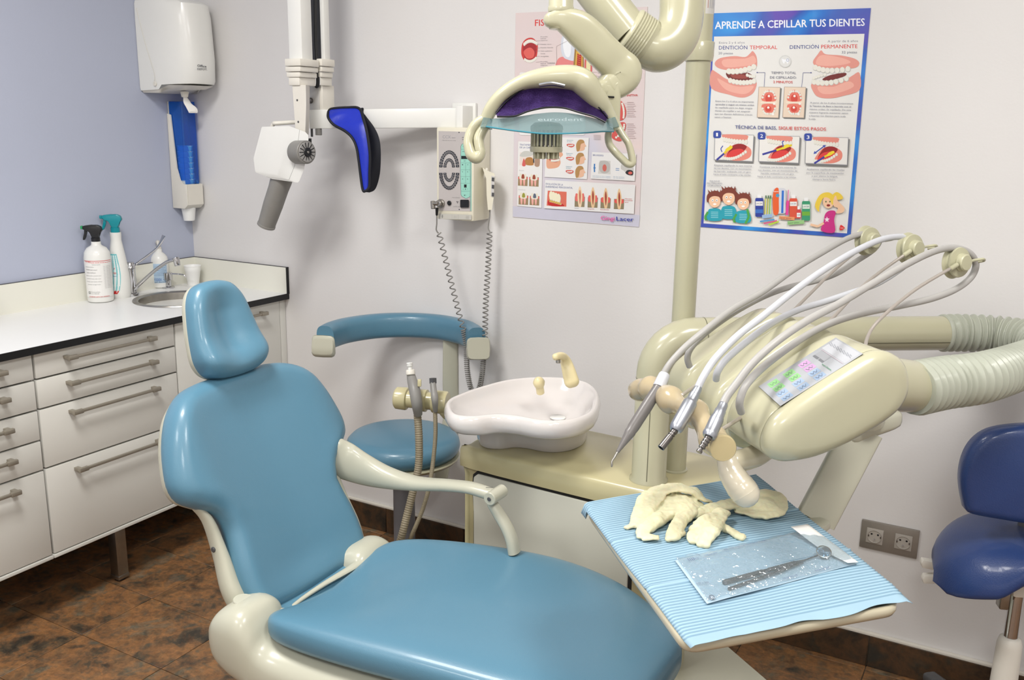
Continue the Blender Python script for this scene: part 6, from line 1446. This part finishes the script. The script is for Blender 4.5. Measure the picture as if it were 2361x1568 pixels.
rnd = random.Random(4); WV = [(rnd.uniform(6, 46), rnd.uniform(6, 40), rnd.uniform(0, 6), rnd.uniform(-1, 1)) for _ in range(16)]
def crinkle(u, v): return sum(abs(math.sin(a*u+b_*v*c_+d_*3+2*v*u))*.00045 for a, b_, d_, c_ in WV)
o = part('film', grid_quad(PQ, ZP+.0008, lambda u, v: env(u, v)*(.0085+crinkle(u, v)*1.2)+.0006+crinkle(u, v)*(.9 if u < .14 else .3), 110, 70), M_FILM, pch, ang=25, label='clear crinkled top film')
s_ = o.modifiers.new('t', 'SOLIDIFY'); s_.thickness = .00015
def uvq(u, v, dz=0): a, b_, c_, d_ = [AZ(x, y, ZP+.0006) for x, y in PQ]; P = ((a*(1-v)+b_*v)*(1-u)+(d_*(1-v)+c_*v)*u).copy(); P[2] += dz; return P
fl_q = [(.86, .0), (.93, 1.0), (1.0, 1.02), (1.0, -.01)]
vs = []; 
for (u, v) in fl_q: vs.append(uvq(u, v, .004+.006*(1-v if v <= 1 else 0)))
A4 = [np.array(x) for x in vs]; gv = []; gf = []
for j in range(15):
    for i in range(7):
        u, v = i/6, j/14; gv.append((A4[0]*(1-v)+A4[1]*v)*(1-u)+(A4[3]*(1-v)+A4[2]*v)*u+V(0, 0, .003*math.sin(5*v+2)*(1-u)))
for j in range(14):
    for i in range(6): gf.append((j*7+i, j*7+i+1, (j+1)*7+i+1, (j+1)*7+i))
o = part('paper_flap', (gv, gf), M_PAPER, pch, label='white paper flap'); s_ = o.modifiers.new('t', 'SOLIDIFY'); s_.thickness = .0005
p = Print(lambda x, y, l: uvq(x, y, .0022+l*1e-5) if 0 <= 1 else None)
NV = (36, 64, 146)
def ptxt(s, u0, u1, v0, v1, h, c):
    vs, fs = text_geo(s, .3); a, b_ = vs[:, 0].min(), vs[:, 0].max(); p.l += 4
    p.b.add([p.T(u0+(u1-u0)*(q[0]-a)/(b_-a), v0+(v1-v0)*(q[0]-a)/(b_-a)-q[1]*h/.73, p.l-3+round(q[2]*1e6)) for q in vs], fs, ink(c))
ptxt('E.M.D.', .10, .15, .11, .11, .035, NV); ptxt('STEAM EO', .19, .28, .09, .09, .03, NV); ptxt('PEEL HERE  STERILIZATION POUCH  EN 868-5', .34, .66, .06, .06, .03, NV)
ptxt('FOR DENTAL USE', .50, .60, .95, .95, .03, NV); ptxt('LOT 0218', .72, .82, .96, .96, .03, NV); ptxt('150 x 250', .02, .09, .62, .66, .035, (70, 80, 120))
p.poly([(.045+.016*math.cos(k*PI/8), .93+.045*math.sin(k*PI/8)) for k in range(16)], (110, 120, 140)); p.poly([(.045+.008*math.cos(k*PI/8), .93+.022*math.sin(k*PI/8)) for k in range(16)], (200, 210, 220))
for k in range(4): p.poly([(.075+.012*k, .05), (.078+.012*k, .05), (.078+.012*k, .12), (.075+.012*k, .12)], NV)
p.out(pch)
mr = thing('dental_mirror', 'steel dental mirror with ridged handle and round head inside the clear pouch', 'mirror', AZ(1780, 1310, ZN))
zm = ZN+.0085
M0, M1, M2, M3 = AZ(1668, 1343, zm), AZ(1760, 1318, zm), AZ(1855, 1292, zm), AZ(1885, 1281, zm)
part('handle', tlathe(M0, M2, [(0, .001), (0, .0030), (.03, .0038)]+[(.03+.40*k/30, .0040 if k % 2 else .0034) for k in range(31)]+[(.46, .0038), (.48, .0030), (.52, .0030)]+[(.54+.34*k/24, .0036 if k % 2 else .0030) for k in range(25)]+[(.90, .0026), (1, .0014), (1, .0005)]), M_DSTEEL, mr)
part('neck', sweep([M2-nrm(M2-M0)*.004, M3], .0012, n=8), M_DSTEEL, mr)
mh = AZ(1899, 1275, zm+.003)
part('head', lathe([(.001, 0), (.0095, 0), (.0115, .002), (.0115, .0032), (.0105, .0036), (.001, .0036)], mh, nrm(V(.15, -.45, .9)), 36), M_STEEL, mr)
part('mirror_glass', cyl(mh+nrm(V(.15, -.45, .9))*.0037, mh+nrm(V(.15, -.45, .9))*.0040, .0100, n=36), M_GLASS, mr)
rdn = thing('dental_probe', 'slim steel probe lying beside the mirror inside the clear pouch', 'probe', AZ(1780, 1300, ZN))
N0, N2 = AZ(1680, 1358, zm-.001), AZ(1852, 1298, zm-.001)
part('handle', tlathe(N0, N2, [(0, .0005), (0, .0022), (.7, .0024), (.8, .0014), (1, .0008), (1, .0004)]), M_DSTEEL, rdn)

# ================================================================ operating lamp
lp = thing('operating_lamp', 'cream arched operating lamp with purple reflector and two loop handles', 'lamp', AD(1270, 280, 1.66))
LT = 1.66
LU, LV = nrm(V(RT[0], RT[1], 0)), V(0, 0, 1); LW = -nrm(V(FW[0], FW[1], 0))  # right, up, towards the viewer
lc = AD(1262, 260, LT)
def L(px, py, w_=0.0):  # pixel on the lamp plane, then w_ metres towards the viewer side
    P0 = lc+LW*w_; return APL(px, py, P0, LW)
def wsweep(pts, ra, rb, e=2.6, n=22, N=None, caps='flat', sm=7): return sweep([L(*q) for q in pts], ra, rb, N=LW if N is None else N, e=e, n=n, sm=sm, caps=caps)
# yoke arch: ra across the band in the lamp plane, rb its depth
yk = [(1113, 297, .0), (1120, 278, .0), (1132, 252, .0), (1152, 225, .0), (1180, 203, .0), (1215, 187, .0), (1255, 180, .0), (1295, 178, .0), (1328, 182, .0), (1350, 196, .0), (1370, 221, -.003), (1392, 248, -.01), (1410, 275, -.01), (1420, 300, -.01)]
yw = [.010, .011, .0125, .0125, .013, .015, .0185, .021, .0225, .0235, .020, .015, .011, .009]
yd = [.012, .014, .018, .022, .026, .030, .034, .036, .036, .036, .030, .024, .016, .012]
part('yoke', wsweep(yk, yw, yd), M_CREAM, lp)
# loop handles
hl = [(1124, 285, .0), (1112, 300, .002), (1104, 320, .006), (1106, 340, .01), (1108, 352, .012), (1100, 364, .014), (1088, 358, .012), (1082, 342, .008), (1080, 325, .004), (1086, 304, 0), (1098, 286, 0), (1118, 272, 0)]
part('loop_handle', wsweep(hl, [.0085, .0100, .0100, .0095, .0098, .0105, .0105, .0098, .0092, .009, .009, .008], [.013]*12, e=2.2), M_CREAM, lp)
hr2 = [(1412, 268, -.01), (1424, 292, -.01), (1436, 312, -.005), (1448, 330, 0), (1455, 352, .003), (1458, 374, .005), (1448, 378, .004), (1434, 366, -.005), (1418, 350, -.012), (1406, 334, -.015), (1402, 316, -.018), (1404, 300, -.02)]
part('loop_handle', wsweep(hr2, [.008, .0075, .0065, .0062, .0065, .0070, .0070, .0070, .0070, .0068, .0065, .006], [.010]*12, e=2.2), M_CREAM, lp)
# reflector: crescent dish
nu, nv = 40, 14; topc = [(1142, 258), (1164, 232), (1194, 207), (1230, 191), (1272, 187), (1314, 194), (1350, 214), (1381, 242), (1402, 268)]
botc = [(1146, 268), (1165, 268), (1190, 266), (1220, 255), (1260, 247), (1300, 248), (1335, 258), (1370, 268), (1396, 281)]
TP = path([np.array(q, float) for q in topc], 6); BP_ = path([np.array(q, float) for q in botc], 6); vs = []; fs = []; mW = 12
for s in (0, 1):
    for i in range(len(TP)):
        for j in range(mW+1):
            t = j/mW; x = TP[i]*(1-t)+BP_[i]*t; dep_ = .028*math.sin(PI*t)*math.sin(PI*(i+.5)/len(TP))**.7; vs.append(L(x[0], x[1], .012+dep_*(-.3)+.02*(t)+(-.003 if s else 0)))
W = mW+1; o_ = W*len(TP)
for i in range(len(TP)-1):
    for j in range(mW): q = (i*W+j, i*W+j+1, (i+1)*W+j+1, (i+1)*W+j); fs.append(q); fs.append(tuple(o_+k for k in q[::-1]))
part('reflector', (vs, fs), M_IRON, lp, label='iridescent purple reflector')
part('reflector_rim', wsweep([(q[0], q[1]+1, .034) for q in botc], [.0016]*9, [.003]*9, n=8), M_BLK, lp)
part('reflector_rim', wsweep([(q[0], q[1]+6, .016) for q in topc], [.0012]*9, [.003]*9, n=8), M_BLK, lp)
part('bulb_vent', wsweep([(1244, 196, .02), (1272, 192, .022), (1300, 197, .02)], [.004, .005, .004], [.012]*3, n=12), M_NICK, lp)
# aqua shield
def strip(top, bot, w0, w1, th, mt, name, lab=None, n=8):
    T_ = path([np.array(q, float) for q in top], 8); Bt = path([np.array(q, float) for q in bot], 8); vs = []; fs = []
    for s in (0, 1):
        for i in range(len(T_)):
            for j in range(n+1):
                t = j/n; x = T_[i]*(1-t)+Bt[i]*t; e = math.sin(PI*i/(len(T_)-1)); vs.append(L(x[0], x[1], w0+(w1-w0)*t+.02*e-(th if s else 0)))
    W = n+1; o_ = W*len(T_)
    for i in range(len(T_)-1):
        for j in range(n): q = (i*W+j, i*W+j+1, (i+1)*W+j+1, (i+1)*W+j); fs.append(q); fs.append(tuple(o_+k for k in q[::-1]))
        fs.append((i*W, (i+1)*W, (i+1)*W+o_, i*W+o_)); fs.append((i*W+n, (i+1)*W+n, (i+1)*W+n+o_, i*W+n+o_))
    for i in (0, len(T_)-1):
        for j in range(n): fs.append((i*W+j, i*W+j+1, i*W+j+1+o_, i*W+j+o_))
    return part(name, (vs, fs), mt, lp, label=lab)
shm = M_SHIELD
strip([(1128, 274), (1160, 272), (1200, 268), (1240, 262), (1280, 259), (1320, 262), (1360, 270), (1400, 281), (1412, 285)], [(1121, 291), (1155, 296), (1200, 302), (1250, 307), (1300, 307), (1350, 305), (1390, 302), (1414, 303), (1416, 302)], .012, .028, .003, shm, 'splash_shield', 'aqua clear splash shield')
part('shield_edge', wsweep([(1121, 292, .03), (1155, 297, .034), (1200, 303, .042), (1250, 308, .048), (1300, 308, .048), (1350, 306, .042), (1390, 303, .034), (1415, 303, .03)], [.0016]*8, [.003]*8, n=8), mat('aqua_edge', (70, 140, 158), .15, noise=.03), lp)
for px in (1124, 1408): part('shield_clip', wsweep([(px, 274, .01), (px+(-3 if px < 1200 else 6), 296, .012)], [.008, .011], [.014, .014], e=4, n=14), shm, lp)
p = Print(lambda x, y, l: L(x, y, .030+.02*math.sin(PI*(x-1120)/296)+l*1e-5)); p.txt('eurodent', 1240, 279, 1345, 279, 8.5, (178, 196, 200), .2); p.out(lp, 'lettering')
# vented bulb housing below
q = L(1260, 322, .0)
part('bulb_housing', lathe([(.001, .028), (.024, .028), (.0255, .025), (.0255, .0), (.001, .0)], q+V(0, 0, -.01), n=36), M_DGREY, lp)
for k in range(22):
    a = 2*PI*k/22; d_ = V(math.cos(a), math.sin(a), 0); e_ = V(-math.sin(a), math.cos(a), 0)
    part('vent_rib', box(.0245, .0285, -.0017, .0017, -.012, .020, .0006, 1, T=frame(q, d_, e_, (0, 0, 1))), M_CREAM, lp)
part('housing_ring', lathe([(.02, -.022), (.0285, -.022), (.0295, -.020), (.0295, -.012), (.02, -.012)], q, n=40), M_CREAM, lp)
part('housing_cap', lathe([(.02, .017), (.030, .017), (.029, .024), (.022, .030), (.001, .032)], q, n=40), M_CREAM, lp)
for k in range(14):
    a = 2*PI*k/14; d_ = V(math.cos(a), math.sin(a), 0); e_ = V(-math.sin(a), math.cos(a), 0)
    part('lower_vent_rib', box(.010, .0235, -.0018, .0018, -.034, -.022, .0006, 1, T=frame(q, d_, e_, (0, 0, 1))), M_CREAM, lp)
# arm: bracket, S-arm, post
AM = M_CREAM
LP_ = lambda w0: (lambda u, v, h: L(u, v, w0+h/1284))
part('lamp_bracket', pad([(1366, 200), (1380, 190), (1405, 192), (1428, 188), (1431, 225), (1430, 262), (1427, 296), (1414, 298), (1398, 268), (1380, 230)], LP_(-.022), 55, 7, None, 5, smooth=4, inner=3), AM, lp)
part('bracket_slot', wsweep([(1377, 222, -.021), (1398, 223, -.021), (1416, 224, -.021)], [.0016]*3, [.0025]*3, e=3, n=10), M_DARK, lp)
part('lamp_arm', wsweep([(1271, 46, -.03), (1296, 46, -.032), (1330, 62, -.035), (1362, 90, -.04), (1392, 121, -.045), (1420, 148, -.05), (1437, 168, -.05), (1422, 190, -.05), (1400, 200, -.045), (1388, 206, -.04)], [.014, .021, .029, .031, .031, .032, .034, .030, .024, .018], [.018, .022, .024, .026, .028, .028, .028, .027, .025, .020], e=3.2, n=34, caps='round', sm=8), AM, lp)
q = L(1293, 30, -.035)
part('arm_pivot', lathe([(.001, -.028), (.020, -.028), (.023, -.022), (.023, -.012), (.001, -.012)], q, n=30), AM, lp)
part('lamp_post', merge(lathe([(.001, .0), (.0225, .0), (.0232, .002), (.0232, .008), (.022, .010), (.022, .30), (.001, .30)], L(1293, 28, -.035), n=36)), AM, lp)
# large arm elbow with ribbed collar
eb = [(1350, -60, -.12), (1378, -18, -.12), (1412, 32, -.12), (1448, 78, -.12)]
def E(px, py, t): return AD(px, py, t)
eT = 1.80
part('upper_arm', sweep([E(1330, -80, eT), E(1395, 5, eT), E(1452, 78, eT)], .040, n=36, sm=4), AM, lp)
part('upper_arm_gap', sweep([E(1310, -60, eT-.0), E(1372, 14, eT+.0), E(1428, 86, eT+.0)], .012, n=12, sm=4), M_SHELL, lp)
e0_, e1_ = E(1444, 68, eT), E(1492, 102, eT+.01); ed = nrm(e1_-e0_); Le = np.linalg.norm(e1_-e0_)
prf = [(.001, 0), (.040, 0), (.046, .004)]
for k in range(7): prf += [(.0475, .006+k*.0055), (.0485, .0085+k*.0055), (.0465, .0108+k*.0055)]
prf += [(.045, .05), (.001, .05)]
part('ribbed_collar', lathe(prf, e0_, ed, 44), AM, lp)
part('large_elbow', sweep([E(1485, 100, eT+.01), E(1512, 112, eT+.01), E(1538, 105, eT+.01), E(1560, 80, eT+.01), E(1570, 45, eT+.01), E(1572, 0, eT+.01), E(1572, -60, eT+.01)], [.042, .045, .045, .044, .043, .043, .043], n=40, sm=8), AM, lp)
# label sticker on the pole top
def TST(x, y, l):
    q = math.radians(math.degrees(math.atan2(CAM[1]-PB[1], CAM[0]-PB[0]))+x); r = .0287+l*1e-5; return (PB[0]+r*math.cos(q), PB[1]+r*math.sin(q), y)
zb_ = AY(1625, 34, PB[1])[2]; pr = Print(TST)
label_patch(pr, 18, 88, zb_, zb_+.12, (206, 204, 200)); label_patch(pr, 78, 86, zb_, zb_+.12, (70, 90, 150))
for k, c in enumerate(((170, 110, 100), (150, 150, 156), (150, 150, 156), (90, 100, 140))):
    x0 = 28+11*k; pr.l += 1
    pr.b.add([TST(x0, zb_+.012, pr.l), TST(x0+3, zb_+.012, pr.l), TST(x0+3, zb_+.11, pr.l), TST(x0, zb_+.11, pr.l)], [(0, 1, 2, 3)], ink(c))
pr.out(hu, 'sticker')
